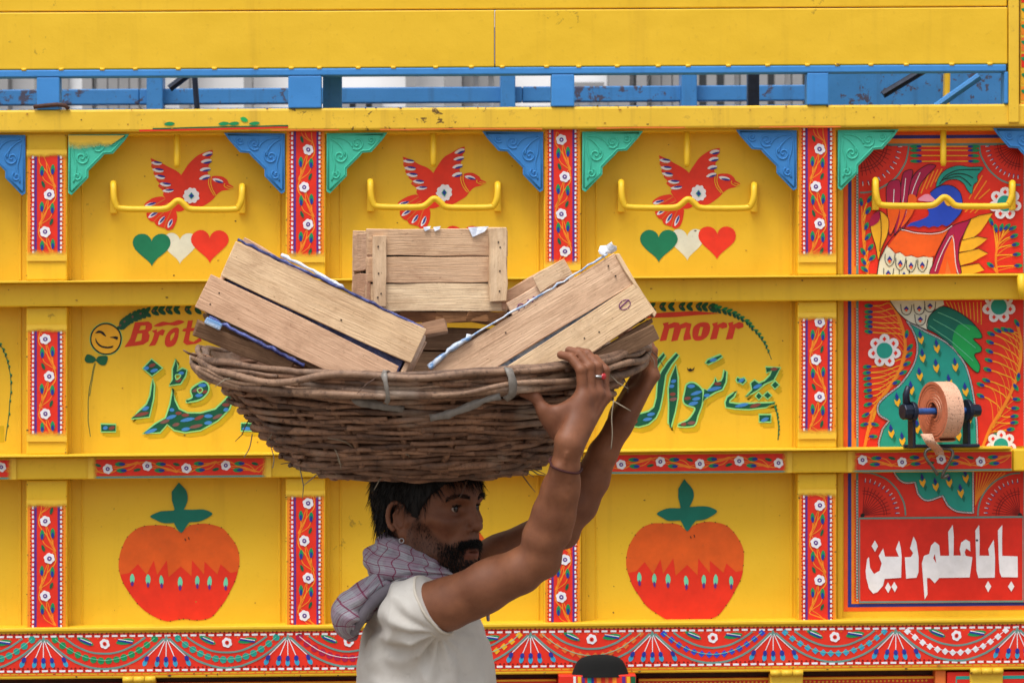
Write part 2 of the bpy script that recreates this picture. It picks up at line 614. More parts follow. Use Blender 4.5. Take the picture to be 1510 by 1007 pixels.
b.build('brace_bar', truck)
b = MB()
b.tube([at(286, 100, 2.0), at(291, 165, 2.0)], 0.009, M['dark_steel'], 8)
b.build('brace_bar', truck)
inner('bulkhead', [(1214, 60), (1214, 400), (1760, 400), (1760, 60)], 1.0, 1.05, bo)
b = MB()
b.tube([at(1380, 158, 0.5), at(1444, 113, 0.5)], 0.011, M['blue'], 8)
b.build('brace_bar', truck)
b = MB()
b.tube([at(1302, 140, 0.6), at(1372, 98, 0.6)], 0.011, M['dark_steel'], 8)
b.build('brace_bar', truck)
inner('stay_post', [(1394, 100), (1392, 180), (1400, 180), (1402, 100)], 0.7, 0.74, yw)
b = MB()
b.box((0.2, 1.22, 1.03), (4.8, 2.34, 0.06), M['rust'])
b.build('load_floor', truck)

# panels between the posts
PANEL = {}
ROWS = {'upper': (190, 412), 'middle': (444, 668), 'lower': (698, 924)}
for i in range(len(POSTS) - 1):
    x0, x1 = POSTS[i][1], POSTS[i + 1][0]
    for rn, (r0, r1) in ROWS.items():
        b = MB()
        b.bar(x0 - 3, x1 + 3, r0, r1, Y_PANEL, Y_PANEL + 0.012, yel)
        PANEL[i, rn] = b.build('side_panel', truck)
        if i != 5:
            for xx, wd in ((x0 + 3.2, 6), (x0 + 22, 2.2), (x1 - 9, 4)):
                bb = MB()
                bb.bar(xx - wd / 2, xx + wd / 2, r0 + 4, r1 - 4, Y_PANEL - (0.012 if wd > 5 else 0.004), Y_PANEL + 0.001, yel)
                bb.build('panel_bead', PANEL[i, rn], bevel=0.0015)
# posts
POST = {}
for i, (x0, x1) in enumerate(POSTS):
    for rn, (r0, r1) in {'upper': (191.5, 409), 'middle': (447.3, 665), 'lower': (701.3, 921)}.items():
        b = MB()
        b.bar(x0, x1, r0, r1, Y_POST, Y_PANEL + 0.01, yel)
        POST[i, rn] = b.build('post', truck, bevel=0.0045)
# ledges
for nm, r0 in (('a', 409), ('b', 665)):
    bar_part('ledge_flange', XA, 1493 if nm == 'b' else 1920, r0, r0 + 3.2, -0.056, 0.085, yel, bevel=0.0015)
WEB1 = bar_part('ledge_web', XA, 1920, 412.4, 447, -0.018, 0.085, yel, bevel=0.004)
WEB2 = bar_part('ledge_web', XA, 1493.5, 668.4, 701, Y_WEB, 0.085, yel, bevel=0.004)
bar_part('ledge_web', 1494.5, 1920, 668.4, 701, -0.024, 0.085, yel, bevel=0.004)
b = MB()
b.tube([at(1506, 405, -0.05), at(1507, 425, -0.055), at(1509, 436, -0.05), at(1516, 438, -0.02)], 0.012, yel, 8)
b.build('tie_hook', truck, smooth=True)
# base beam
BASE = bar_part('base_beam', XA, 1920, 921.3, 994, Y_BASE, 0.09, yel, bevel=0.004)
bar_part('sill_strip', XA, 1920, 918.5, 924.5, -0.02, 0.085, yel, bevel=0.003)
bar_part('chassis_shadow_gap', XA, 1920, 990, 1012, 0.22, 0.3, M['black'], bevel=0)  # black slab painting in the shade of the gap
sk = bar_part('lower_skirt', XA, 822, 1001, 1300, 0.03, 0.06, M['p_text_red'])
ps = Paint(0.03)
ps.stroke([L(-600, 1003), L(820, 1003)], 3.0, M['p_gold'], 0, smooth=0)
ps.stroke([L(-600, 1011), L(820, 1011)], 3.0, M['p_teal'], 0, smooth=0)
ps.build('painted_border', sk)
sk = bar_part('lower_skirt', 941, 1378, 1002, 1300, 0.03, 0.06, M['p_text_red'])
ps = Paint(0.03)
ps.stroke([L(942, 1004), L(1377, 1004)], 3.4, M['p_gold'], 0, smooth=0)
for k in range(70):
    x = 945 + k * 6.1
    ps.disc(L(x, 1009), 1.7, M['p_gold'], 0, 6)
ps.build('painted_border', sk)
bar_part('skirt_post', 1379, 1395, 994, 1300, 0.0, 0.06, M['p_dull_orange'])
dr = bar_part('tool_box_door', 1396.5, 1760, 997, 1300, -0.004, 0.06, M['p_text_red'])
ps = Paint(-0.004)
ps.stroke([L(1410, 1100), L(1410, 1005.5), L(1740, 1005.5)], 5, M['p_teal'], 0, smooth=0)
ps.build('painted_border', dr)
bx = bar_part('tool_box', 824, 938, 996, 1300, -0.06, 0.02, M['p_red'])
ps = Paint(-0.06)
for k, (xa, xb, mt) in enumerate(((845, 849, 'white'), (852, 857, 'gold'), (858, 862, 'purple'), (866, 872, 'teal'), (872, 876, 'navy'), (880, 886, 'orange'), (892, 897, 'dull_orange'),
                                  (903, 909, 'orange'), (917, 922, 'purple'), (924, 929, 'gold'), (930, 937, 'dark_green'))):
    ps.poly([(xa, 997), (xb, 997), (xb + 2, 1060), (xa + 2, 1060)], M['p_' + mt], 0)
ps.build('painted_stripes', bx)
for x in (205, 1160, 1455, -180):
    h = MB()
    yy = -0.02
    h.slab([L(x - 24, 997), L(x - 24, 1040), L(x + 24, 1040), L(x + 24, 997)], yy, 0.03, yw)
    ho = h.build('hinge', truck, bevel=0.003)
    for xa, xb in ((-24, -9), (-8, 8), (9, 24)):
        h = MB()
        h.tube([at(*L(x + xa, 996), yy - 0.004), at(*L(x + xb, 996), yy - 0.004)], 0.0085, yw, 10)
        h.build('hinge_knuckle', ho, smooth=True)
# black dome in front of the beam
d = MB()
rings = []
for (hw, r) in ((44, 997), (42, 993.5), (39.5, 986), (36.5, 979), (33, 973.5), (27, 969), (18, 966), (8, 964.6), (0.2, 964.3)):
    c = at(885, r, -0.035)
    q = abs(at(885 + hw, r, -0.035).x - c.x)
    rings.append([c + Vector((q * cos(a), q * 0.42 * sin(a), 0)) for a in [2 * pi * k / 24 for k in range(24)]])
d.grid(rings, M['rubber'], closed_v=True)
d.build('rubber_cap', truck, smooth=True)

# corner brackets: pressed sheet with scrolls
BR = [(0, 0), (90, -1), (83, 9), (66, 28), (53, 29), (49, 34), (30, 53), (30, 63), (5, 89), (0, 86)]
def bracket(xc, side, mat):
    y0 = row(195, xc)
    sgn = lambda p: (xc + side * p[0], y0 + p[1])
    pts = [sgn(p) for p in BR]
    if side < 0:
        pts = pts[::-1]
    b = MB()
    b.slab(pts, -0.0075, -0.0035, mat)
    o = b.build('corner_bracket', truck, bevel=0.0012)
    e = MB()
    yb = -0.0075
    def line(q, r=0.0026):
        e.tube([at(*sgn(p), yb) for p in crs(q, 5, False)], r, mat, 6, flat=1.0)
    e.tube([at(*sgn(p), yb) for p in [(2.5, 3), (84, 2), (78, 9), (64, 25), (51, 26), (46, 32), (27, 51), (27, 61), (5, 84), (2.5, 82)]], 0.0024, mat, 6, closed=True)
    def spiral(cx, cy, r, a0, turns, dirn):
        line([(cx + r * (1 - k / 15) * cos(a0 + dirn * 2 * pi * turns * k / 14), cy + r * (1 - k / 15) * sin(a0 + dirn * 2 * pi * turns * k / 14)) for k in range(15)])
    spiral(20, 34, 11, -1.2, 1.6, 1)
    spiral(45, 15, 10, 2.2, 1.6, -1)
    spiral(13, 61, 7, -1.0, 1.4, 1)
    spiral(66, 10, 6, 2.4, 1.4, -1)
    line([(6, 8), (16, 14), (24, 23), (27, 33)])
    line([(8, 6), (24, 8), (34, 14), (38, 20)])
    line([(7, 14), (8, 30), (12, 48), (8, 70)])
    e.build('embossed_scroll', o, smooth=True)
for i in range(1, 7):
    bracket(POSTS[i][1] + 1.5, 1, M['bracket_teal'])
    bracket(POSTS[i][0] - 1.0, -1, M['bracket_blue'])

fo = Paint(-0.0088)
fo.mb.face([at(*p, -0.0125) for p in ((101, 226), (152, 222), (184, 200), (101, 200))], M['overspray'], [(0, 0), (1, 0), (1, 1), (0, 1)])
fo.build('yellow_overspray', truck)

# rope hooks
for cx, hw, dy in ((262, 95, 0), (640, 94, -3), (1014, 98, -2), (1392, 101, -5), (-118, 95, 2), (1770, 96, -8)):
    yo = -0.022
    b = MB()
    P = [(cx - hw, 274 + dy, Y_PANEL + 0.002), (cx - hw, 271 + dy, 0.01), (cx - hw + 0.3, 275 + dy, -0.015), (cx - hw + 1, 290 + dy, yo), (cx - hw + 4, 302 + dy, yo), (cx - hw + 12, 308 + dy, yo),
         (cx - 40, 309 + dy, yo), (cx - 18, 308 + dy, yo), (cx - 9, 303 + dy, yo), (cx - 2, 297 + dy, yo), (cx + 4, 297 + dy, yo), (cx + 11, 303 + dy, yo), (cx + 18, 308.5 + dy, yo),
         (cx + 40, 309.5 + dy, yo), (cx + hw - 13, 309 + dy, yo), (cx + hw - 5, 305 + dy, yo), (cx + hw - 1, 294 + dy, yo), (cx + hw, 279 + dy, -0.015), (cx + hw, 275 + dy, 0.01), (cx + hw, 277 + dy, Y_PANEL + 0.002)]
    b.tube([at(*p) for p in crs(P, 4, False)], 0.0086, yel, 10)
    o = b.build('rope_hook', truck, smooth=True)
    for sx in (-1, 1):
        b = MB()
        x = cx + sx * hw
        b.slab([(x - 5, 272 + dy), (x - 5, 315 + dy), (x + 5, 315 + dy), (x + 5, 272 + dy)], Y_PANEL - 0.014, Y_PANEL + 0.001, yel)
        b.build('mounting_plate', o, bevel=0.002)
    b = MB()
    b.tube([at(cx - 1, 194 + dy * .5, 0.012), at(cx - 1, 243 + dy * .5, 0.006), at(cx - 1, 247 + dy * .5, 0.008)], [0.0082, 0.0082, 0.006], yel, 10)
    b.build('hanging_pin', truck, smooth=True)

# ------------------------------------------------------------------ painted decoration: flower strips
def vine_strip(P, f, length, width, ph=0, edge=True):
    """f(u, v): u along the strip, v across it (0..width), to photograph pixels"""
    W = width
    k = W / 58.0
    def rect(u0, u1, v0, v1, m, ly):
        P.poly([f(u0, v0), f(u1, v0), f(u1, v1), f(u0, v1)], m, ly)
    if edge:
        rect(0, length, 0.5 * k, 57.5 * k, M['p_orange'], 0)
        rect(0, length, 5.5 * k, 52 * k, M['p_red'], 1)
        for v in (12.6 * k, 47.2 * k):
            rect(0, length, v - 1.7 * k, v + 1.7 * k, M['p_purple'], 2)
        for v in (8.6 * k, 50.4 * k):
            u = 1.0
            while u < length - 3:
                rect(u, u + 4.2, v - 1.4 * k, v + 1.4 * k, M['p_white'], 2)
                P.disc(f(u + 5.6, v - 1.5 * (1 if v > 30 * k else -1)), 0.9, M['p_maroon'], 2, 5)
                u += 7.0
        for v in (5.2 * k, 53.0 * k):
            u = 2
            while u < length - 2:
                P.disc(f(u, v), 1.0, M['p_maroon'], 2, 5)
                u += 5.2
        vc, amp, fr = 30 * k, 8.5 * k, 8.0
    else:
        rect(0, length, 0.5, W - 0.5, M['p_red'], 1)
        vc, amp, fr = W * 0.5, W * 0.2, 7.4
    H = 55 if edge else 58
    n = int(length / H) + 2
    s = 1 if ph % 2 == 0 else -1
    off = (ph * 17) % 29 - 12
    prev = None
    ok = lambda u: 3 < u < length - 3
    cl = lambda u: min(max(u, 1), length - 1)
    for q in range(-1, n):
        uc = q * H + 22 + off
        node = (uc + 44, vc - s * amp * 1.25)
        for (du, dv) in ((24, -s * amp * 0.95), (8, s * amp * 0.2), (26, s * amp * 0.9)):
            a = (cl(uc + du), vc + dv)
            bq = (cl(node[0]), node[1])
            if bq[0] - a[0] > 6:
                P.stroke([f(*a), f(a[0] * .5 + bq[0] * .5, a[1] * .75 + bq[1] * .25), f(*bq)], 1.25, M['p_orange'], 2, taper=False)
        nxt = (uc + 44 + H, vc + s * amp * 1.25)
        a, bq = (cl(node[0]), node[1]), (cl(nxt[0]), nxt[1])
        if bq[0] - a[0] > 5:
            P.stroke([f(*a), f(a[0] + (bq[0] - a[0]) * .3, a[1] - s * 1.5), f(a[0] * .4 + bq[0] * .6, vc), f(bq[0] - 2, bq[1] + s), f(*bq)], 1.7, M['p_orange'], 2)
            P.stroke([f(a[0], a[1] + s * 1.2), f(a[0] * .5 + bq[0] * .5, vc + s * 3), f(*bq)], 1.0, M['p_orange'], 2)
        for (du, dv) in ((18, -s * amp * 0.95), (20, s * amp * 0.9)):
            if ok(uc + du - 6) and ok(uc + du + 8):
                g0, g1 = f(uc + du - 6, vc + dv), f(uc + du + 7, vc + dv)
                ang = math.degrees(math.atan2(g1[1] - g0[1], g1[0] - g0[0]))
                P.lens(f(uc + du, vc + dv), 15.5, 6.6, ang, M['p_green'], 3)
                P.lens(f(uc + du + 3.0, vc + dv), 9.5, 4.2, ang, M['p_navy'], 4)
        if ok(uc - 20) and ok(uc - 8):
            P.lens(f(uc - 15, vc - s * amp * 0.75), 11, 4.6, (70 if edge else 15) * s, M['p_dark_green'], 3)
        if ok(uc - fr) and ok(uc + fr):
            P.flower(f(uc, vc + s * amp * 0.35), fr, M['p_white'], M['p_purple'], M['p_white'], 4)
        s = -s

def fade(P, pts, ly=6):
    """quad of yellow spray: first two points uncovered side, last two covered side"""
    d = P.y - 0.0012 - ly * 0.0006
    P.mb.face([at(*p, d) for p in pts], M['overspray'], [(0, 0), (1, 0), (1, 1), (0, 1)])

STRIP = {(2, 'upper'): (222, 384), (3, 'upper'): (194, 386), (4, 'upper'): (191, 398), (5, 'upper'): (188, 386),
         (2, 'middle'): (480, 650), (3, 'middle'): (480, 648), (4, 'middle'): (480, 648), (5, 'middle'): (462, 646),
         (2, 'lower'): (738, 931), (3, 'lower'): (724, 929), (4, 'lower'): (735, 926), (5, 'lower'): (722, 922),
         (1, 'upper'): (222, 384), (1, 'middle'): (480, 650), (1, 'lower'): (740, 931), (6, 'upper'): (190, 384), (6, 'middle'): (462, 646), (6, 'lower'): (722, 918)}
for j, ((i, rn), (ya, yb)) in enumerate(STRIP.items()):
    x0, x1 = POSTS[i][0] + 1.6, POSTS[i][1] - 1.6
    P = Paint(Y_POST)
    vine_strip(P, lambda u, v, x0=x0, ya=ya: (x0 + v, ya + u), yb - ya - (6 if rn == 'lower' else 0), x1 - x0, ph=j)
    yb2 = yb - (6 if rn == 'lower' else 0)
    if rn != 'lower':
        fade(P, [(x0 - 1, yb2 - 20), (x1 + 1, yb2 - 20), (x1 + 1, yb2 + 1), (x0 - 1, yb2 + 1)])
    if ya > 200 or rn == 'lower':
        fade(P, [(x1 + 1, ya + 14), (x0 - 1, ya + 14), (x0 - 1, ya - 1), (x1 + 1, ya - 1)])
    P.build('flower_strip', POST[i, rn])
# strips along the lower ledge
for j, (xa, xb) in enumerate(((-240, 22), (132, 398), (506, 776), (884, 1166), (1252, 1492))):
    P = Paint(Y_WEB)
    f = lambda u, v, xa=xa: (xa + u, row(671.5, xa + u) + v)
    vine_strip(P, f, xb - xa, 25.5, ph=j, edge=False)
    P.stroke([(xa, row(698.4, xa)), (xb, row(698.4, xb))], 2.6, M['p_grey_teal'], 2, smooth=0)
    y0, y1 = row(669.5, xa), row(700.2, xa)
    fade(P, [(xa + 16, y1), (xa + 16, y0), (xa - 2, y0), (xa - 2, y1)])
    y0, y1 = row(669.5, xb), row(700.2, xb)
    if xb < 1400:
        fade(P, [(xb - 16, y0), (xb - 16, y1), (xb + 2, y1), (xb + 2, y0)])
    P.build('flower_strip', WEB2)

# ------------------------------------------------------------------ garland band on the base beam
P = Paint(Y_BASE)
XG0, XG1 = -480, 1900
nseg = 24
for k in range(nseg):
    a = XG0 + (XG1 - XG0) * k / nseg
    c = XG0 + (XG1 - XG0) * (k + 1) / nseg
    P.poly([L(a, 927.5), L(c, 927.5), L(c, 985.5), L(a, 985.5)], M['p_red'], 0)
    P.stroke([L(a, 988.5), L(c, 988.5)], 1.2, M['p_deep_orange'], 0, smooth=0)
x = XG0
while x < XG1:
    for r in (931.5, 982.3):
        P.stroke([L(x, r), L(x + 8.6, r)], 2.9, M['p_white'], 2, smooth=0)
        P.disc(L(x + 10.6, r), 1.1, M['p_maroon'], 2, 6)
        P.disc(L(x + 5, r - 3.6), 1.6, M['p_maroon'], 1, 6)
        P.disc(L(x + 11, r - 3.6), 1.6, M['p_maroon'], 1, 6)
        P.disc(L(x + 5, r + 3.6), 1.5, M['p_deep_orange'], 1, 6)
    x += 12.9
FAN = [-476, -296, -116, 64, 245, 424.5, 604, 782.5, 962, 1140.5, 1321, 1500, 1680, 1860]
BEAD = ['teal', 'blue', 'teal', 'green', 'teal', 'magenta', 'gold', 'dull_orange', 'blue', 'sky', 'white', 'green', 'teal']
def sag(x0, x1, ra, rb, n=16):
    return [L(x0 + (x1 - x0) * k / n, rb - (rb - ra) * abs(2 * k / n - 1) ** 2.0) for k in range(n + 1)]
for q in range(len(FAN) - 1):
    a, c = FAN[q], FAN[q + 1]
    P.stroke(sag(a + 4, c - 4, 936, 980), 3.0, M['p_grey_teal'], 2, smooth=0)
    P.stroke(sag(a + 31, c - 31, 934, 957.5), 2.8, M['p_grey_teal'], 2, smooth=0)
    bc = M['p_' + BEAD[q]]
    ch = sag(a + 17, c - 17, 936, 968, 13)
    for i2, p in enumerate(ch):
        if BEAD[q] in ('white', 'sky', 'gold', 'dull_orange', 'blue'):
            s5 = 5.2
            P.poly([(p[0] - s5, p[1]), (p[0], p[1] - s5), (p[0] + s5, p[1]), (p[0], p[1] + s5)], bc, 2)
        else:
            P.disc(p, 5.4, bc, 2, 7)
    P.stroke(sag(a + 17, c - 17, 935, 967), 0.9, M['p_mint'] if BEAD[q] not in ('white', 'magenta') else M['p_white'], 4, smooth=0)
    mx = (a + c) / 2
    P.flower(L(mx, 943), 7.6, M['p_white'], M['p_red'], M['p_black'], 3)
    P.lens(L(mx - 29, 939), 27, 9, 24, M['p_green'], 2)
    P.stroke([L(mx - 38, 936), L(mx - 20, 944)], 2.6, M['p_navy'], 3, smooth=0)
    P.stroke([L(mx - 36, 935), L(mx - 19, 942)], 1.1, M['p_white'], 4, smooth=0)
    P.lens(L(mx + 30, 940), 28, 9, -8, M['p_green'], 2)
    P.stroke([L(mx + 19, 938), L(mx + 41, 942)], 2.6, M['p_navy'], 3, smooth=0)
    P.stroke([L(mx + 20, 936.5), L(mx + 41, 940)], 1.1, M['p_white'], 4, smooth=0)
for a in FAN:
    P.poly([L(a - 5, 940), L(a, 931), L(a + 5, 940)], M['p_grey_teal'], 3)
    for dx in (-28, -12, 0, 12, 29):
        e = (a + dx, row(964 - abs(dx) * 0.05, a + dx))
        P.stroke([L(a + dx * 0.1, 938), e], 1.2, M['p_white'], 3, smooth=0)
        ang = 90 - dx * 1.0
        P.lens((e[0] + dx * .04, e[1] + 3), 9, 6.5, ang, M['p_navy'], 4)
        P.lens((e[0] + dx * .13, e[1] + 9), 11, 7, ang, M['p_sky'], 3)
for x in (182, 1130, 1420):
    P.poly([L(x, 974), L(x + 48, 974), L(x + 48, 981), L(x, 981)], M['p_lettering_red'], 1)
P.build('garland_band', BASE)

# ------------------------------------------------------------------ birds, hearts, fruit
def crop(x0, y0, s, dx=0, dy=0):
    return lambda x, y: (x0 + x / s + dx, y0 + y / s + dy)

def hand_copy(f, c, seed):
    """each painted copy differs a little in turn, size and line"""
    r = random.Random(int(seed) + 5)
    a, sx, sy = rad(r.uniform(-1.2, 1.2)), r.uniform(0.985, 1.02), r.uniform(0.985, 1.02)
    def g(x, y):
        px, py = f(x, y)
        u, v = (px - c[0]) * sx, (py - c[1]) * sy
        q = Vector((u * 0.045 + seed, v * 0.045, 1.7))
        return (c[0] + u * cos(a) - v * sin(a) + 1.3 * mnoise.noise(q), c[1] + u * sin(a) + v * cos(a) + 1.3 * mnoise.noise(q + Vector((9, 9, 9))))
    return g

def bird(dx, dy, panel):
    P = Paint(Y_PANEL, hand_copy(crop(160, 190, 4.795, dx, dy), (282 + dx, 289 + dy), dx))
    r = M['p_bird_red']
    P.poly(crs([(298, 212), (350, 235), (410, 265), (460, 290), (500, 318)], 4, False) + crs([(515, 332), (540, 290), (580, 235), (640, 190), (690, 166), (735, 155)], 4, False)
           + crs([(735, 190), (716, 212), (722, 238), (706, 262), (712, 288), (698, 310), (705, 338)], 3, False)
           + crs([(722, 343), (755, 334), (800, 338), (835, 362), (848, 384), (882, 408), (845, 430), (800, 442), (760, 474), (735, 500), (690, 530), (640, 553), (560, 562), (510, 580), (470, 575), (430, 530)], 4, False)
           + crs([(388, 468), (392, 440), (354, 408), (366, 390), (338, 366), (338, 345), (316, 322), (326, 300), (304, 275), (310, 250)], 3, False), r, 0)
    P.blob([(400, 490), (370, 485), (310, 500), (265, 530), (262, 550), (285, 570), (275, 595), (276, 622), (300, 650), (325, 660), (340, 685), (380, 700), (398, 706), (420, 720), (455, 705), (475, 660), (485, 600), (468, 560), (430, 530)], r, 1)
    for a, c in (((405, 500), (300, 555)), ((425, 525), (310, 580)), ((440, 540), (325, 655)), ((455, 560), (395, 702))):
        P.stroke([a, ((a[0] + c[0]) / 2 - 6, (a[1] + c[1]) / 2 + 5), c], 7, M['p_dull_orange'], 2)
    for x, y, an in ((342, 250, 8), (350, 300, 8), (362, 345, 10), (405, 393, 4), (425, 437, -4), (697, 183, -16), (690, 233, -14), (682, 290, -14), (677, 347, -16), (300, 540, -14), (318, 606, -32), (378, 650, -55), (435, 668, -65), (770, 367, 10)):
        a = rad(an)
        P.lens((x, y), 78, 27, an, M['p_white'], 2)
        P.lens((x + 10 * cos(a) - 8 * sin(a) * (1 if an < -30 else -1) * 0, y + (8 if x > 500 else -6)), 62, 14, an, M['p_navy'], 3)
    for o in (0, 16):
        P.stroke([(708 + o, 340), (703 + o, 385), (718 + o, 430), (748 + o * .8, 474)], 6, M['p_gold'], 2)
    P.stroke([(820, 385), (818, 402), (850, 420), (878, 410)], 6, M['p_gold'], 2)
    P.stroke([(835, 400), (870, 408)], 5, M['p_gold'], 2)
    for q in ((310, 270), (325, 315), (345, 362), (365, 410)):
        P.stroke([q, (q[0] + 55, q[1] + 2)], 5, M['p_dull_orange'], 1)
    P.flower((585, 473), 58, M['p_white'], M['p_white'], M['p_white'], 3, n=9)
    P.poly([(585, 448), (606, 474), (585, 500), (564, 474)], M['p_teal'], 6)
    P.poly([(585, 456), (600, 474), (585, 490), (572, 474)], M['p_navy'], 7)
    P.build('bird_painting', panel)

def heart(cx, cy, wd, hg, m, panel, ly):
    P = Paint(Y_PANEL)
    pts = []
    for k in range(40):
        t = 2 * pi * k / 40
        x = 16 * sin(t) ** 3 / 16.0
        y = (13 * cos(t) - 5 * cos(2 * t) - 2 * cos(3 * t) - cos(4 * t) + 2.6) / 14.6
        pts.append((cx + x * wd / 2, cy - y * hg / 2))
    P.poly(pts, m, ly)
    P.build('heart_painting', panel)

def fruit(dx, dy, panel):
    P = Paint(Y_PANEL, hand_copy(crop(0, 680, 3.02, dx, dy), (264 + dx, 830 + dy), dx + 50))
    out = crs([(805, 310), (770, 290), (715, 280), (650, 284), (598, 308), (555, 360), (535, 430), (542, 500), (570, 570), (612, 632), (680, 690), (740, 712), (795, 706), (820, 705), (860, 712), (910, 705), (952, 678), (1002, 612), (1040, 540), (1060, 450), (1050, 380), (1015, 325), (970, 292), (900, 278), (850, 286)], 4)
    P.poly(out, M['p_fruit_orange'], 0)
    low = crs([(542, 500), (570, 570), (612, 632), (680, 690), (740, 712), (795, 706), (820, 705), (860, 712), (910, 705), (952, 678), (1002, 612), (1040, 540), (1054, 495)], 4, False)
    zz = [(1022, 502), (980, 462), (965, 505), (908, 448), (906, 506), (855, 440), (850, 512), (805, 468), (752, 512), (746, 438), (700, 505), (686, 440), (655, 502), (616, 452), (580, 492)]
    P.poly(low + zz, M['p_fruit_red'], 1)
    for x, y in ((592, 525), (660, 530), (720, 535), (800, 545), (877, 540), (931, 542), (1000, 548)):
        P.lens((x, y - 5), 50, 20, 90, M['p_mint'], 2)
        P.lens((x, y + 18), 26, 12, 90, M['p_purple'], 3)
    P.poly(crs([(800, 90), (833, 130), (838, 170), (822, 212)], 4, False) + crs([(870, 211), (910, 214), (946, 235), (900, 264), (848, 272)], 4, False) + crs([(832, 290), (808, 316), (786, 287)], 3, False)
           + crs([(778, 272), (730, 270), (700, 256), (675, 240), (720, 219), (778, 216)], 4, False) + [(782, 212), (772, 170), (772, 130)], M['p_leaf'], 4)
    n = len(out)
    for k in range(0, n, 3):
        P.disc(out[k], 2.6, M['p_black'], 3, 6)
    P.stroke([(822, 340), (826, 350)], 4, M['p_black'], 4, smooth=0)
    P.stroke([(838, 335), (842, 346)], 4, M['p_black'], 4, smooth=0)
    P.build('fruit_painting', panel)

BAY = {2: (0, 0), 3: (373, -4), 4: (748, -3.5)}
for i, (dx, dy) in BAY.items():
    bird(dx, dy, PANEL[i, 'upper'])
    hx = 0 if i != 3 else 373
    heart(265.5 + dx, 367 + dy * 1.6, 50, 47, M['p_heart_white'], PANEL[i, 'upper'], 0)
    heart(223.5 + dx, 369 + dy * 1.6, 56, 49, M['p_heart_green'], PANEL[i, 'upper'], 1)
    heart(309.5 + dx, 364 + dy * 1.6, 56, 49, M['p_bird_red'], PANEL[i, 'upper'], 1)
    fruit({2: 0, 3: 373, 4: 746.5}[i], {2: 0, 3: -1, 4: -2}[i], PANEL[i, 'lower'])

# ------------------------------------------------------------------ lettering on the middle panels
def fancy(xf, s, shapes, shx, shy, panel):
    """green letters with a pale rim, coloured strokes inside and an olive painted shade, as the sign painter laid them"""
    for num, (pts, holes, sm) in enumerate(shapes):
        P = Paint(Y_PANEL, xf)
        P.i = num * 3
        o = crs(pts, 4) if sm else pts
        hh = [crs(h, 4) for h in holes]
        P.poly([(x + shx, y + shy) for x, y in o], M['p_olive'], 0)
        P.stroke([(x + shx * .5, y + shy * .5) for x, y in o], shx * 0.8, M['p_olive'], 0, smooth=0, closed=True)
        P.stroke(o, 4.4 * s, M['p_pale_green'], 2, smooth=0, closed=True)
        P.poly(o, M['p_ink_green'], 3, hh)
        for h in hh:
            P.stroke(h, 1.6 * s, M['p_pale_green'], 5, smooth=0, closed=True)
        # strokes of blue and brown inside
        xs, ys = [p[0] for p in o], [p[1] for p in o]
        rnd = random.Random(int(xs[0] * 7 + ys[0]))
        def inside(x, y, poly):
            c = False
            n = len(poly)
            for i in range(n):
                x1, y1 = poly[i]
                x2, y2 = poly[i - 1]
                if (y1 > y) != (y2 > y) and x < (x2 - x1) * (y - y1) / (y2 - y1) + x1:
                    c = not c
            return c
        area = (max(xs) - min(xs)) * (max(ys) - min(ys)) / (s * s)
        got, done = 0, []
        cand = [(min(xs) + (max(xs) - min(xs)) * rnd.random(), min(ys) + (max(ys) - min(ys)) * rnd.random()) for _ in range(260)]
        for (x, y) in cand:
            Ls = 21 * s * rnd.uniform(.6, 1.1)
            an = -12 + rnd.uniform(-12, 12)
            for Lq in (Ls, Ls * .6):
                c_, s_ = cos(rad(an)) * Lq / 2, sin(rad(an)) * Lq / 2
                t_ = 2.0 * s
                if all(inside(*q, o) and not any(inside(*q, h) for h in hh) for q in ((x - c_, y - s_), (x + c_, y + s_), (x, y - t_), (x, y + t_))) and \
                        all(abs(x - dx_) > (Lq + dl) * .42 or abs(y - dy_) > 6.2 * s for dx_, dy_, dl in done):
                    P.lens((x, y), Lq, 5.4 * s, an, M[['p_letter_blue', 'p_letter_brown', 'p_letter_blue', 'p_brown'][got % 4]], 4)
                    got += 1
                    done.append((x, y, Lq))
                    break
        P.build('painted_letter', panel)

def leaf_arc(P, pts, size0, size1, n, m='p_dark_green', berries=True):
    path = crs(pts, 10, False)
    for k in range(n):
        q = path[int(k / n * (len(path) - 2))]
        q2 = path[int(k / n * (len(path) - 2)) + 1]
        an = math.degrees(math.atan2(q2[1] - q[1], q2[0] - q[0]))
        sz = size0 + (size1 - size0) * k / n
        P.lens((q[0] + 0.15 * sz, q[1] - sz * .22), sz, sz * .5, an - 38, M[m], 1)
        P.lens((q[0] + 0.15 * sz, q[1] + sz * .22), sz, sz * .5, an + 38, M['p_ink_green'], 1)
        if berries and sz > 9 and k % 2 == 0:
            P.disc((q[0], q[1]), sz * .13, M['p_brown'], 2, 7)

pm = PANEL[2, 'middle']
P = Paint(Y_PANEL, crop(120, 445, 5.035))
P.disc((183, 277), 122, M['p_pale_green'], 0, 40)
P.disc((183, 277), 118, M['p_black'], 1, 40)
P.disc((183, 277), 107, M['p_gold'], 2, 40)
P.blob([(105, 235), (130, 214), (165, 224), (182, 256), (165, 248), (140, 232)], M['p_black'], 3)
P.blob([(208, 262), (245, 256), (272, 262), (266, 282), (240, 270)], M['p_black'], 3)
P.blob([(108, 268), (122, 300), (152, 326), (200, 332), (236, 324), (232, 338), (190, 345), (138, 334), (110, 300)], M['p_black'], 3)
P.build('smiling_face_painting', pm)
P = Paint(Y_PANEL, crop(120, 445, 5.035))
P.stroke([(100, 455), (76, 560), (56, 680), (50, 850), (66, 1000)], 5, M['p_dark_green'], 0)
P.stroke([(108, 455), (84, 560), (62, 700)], 4, M['p_dark_green'], 0)
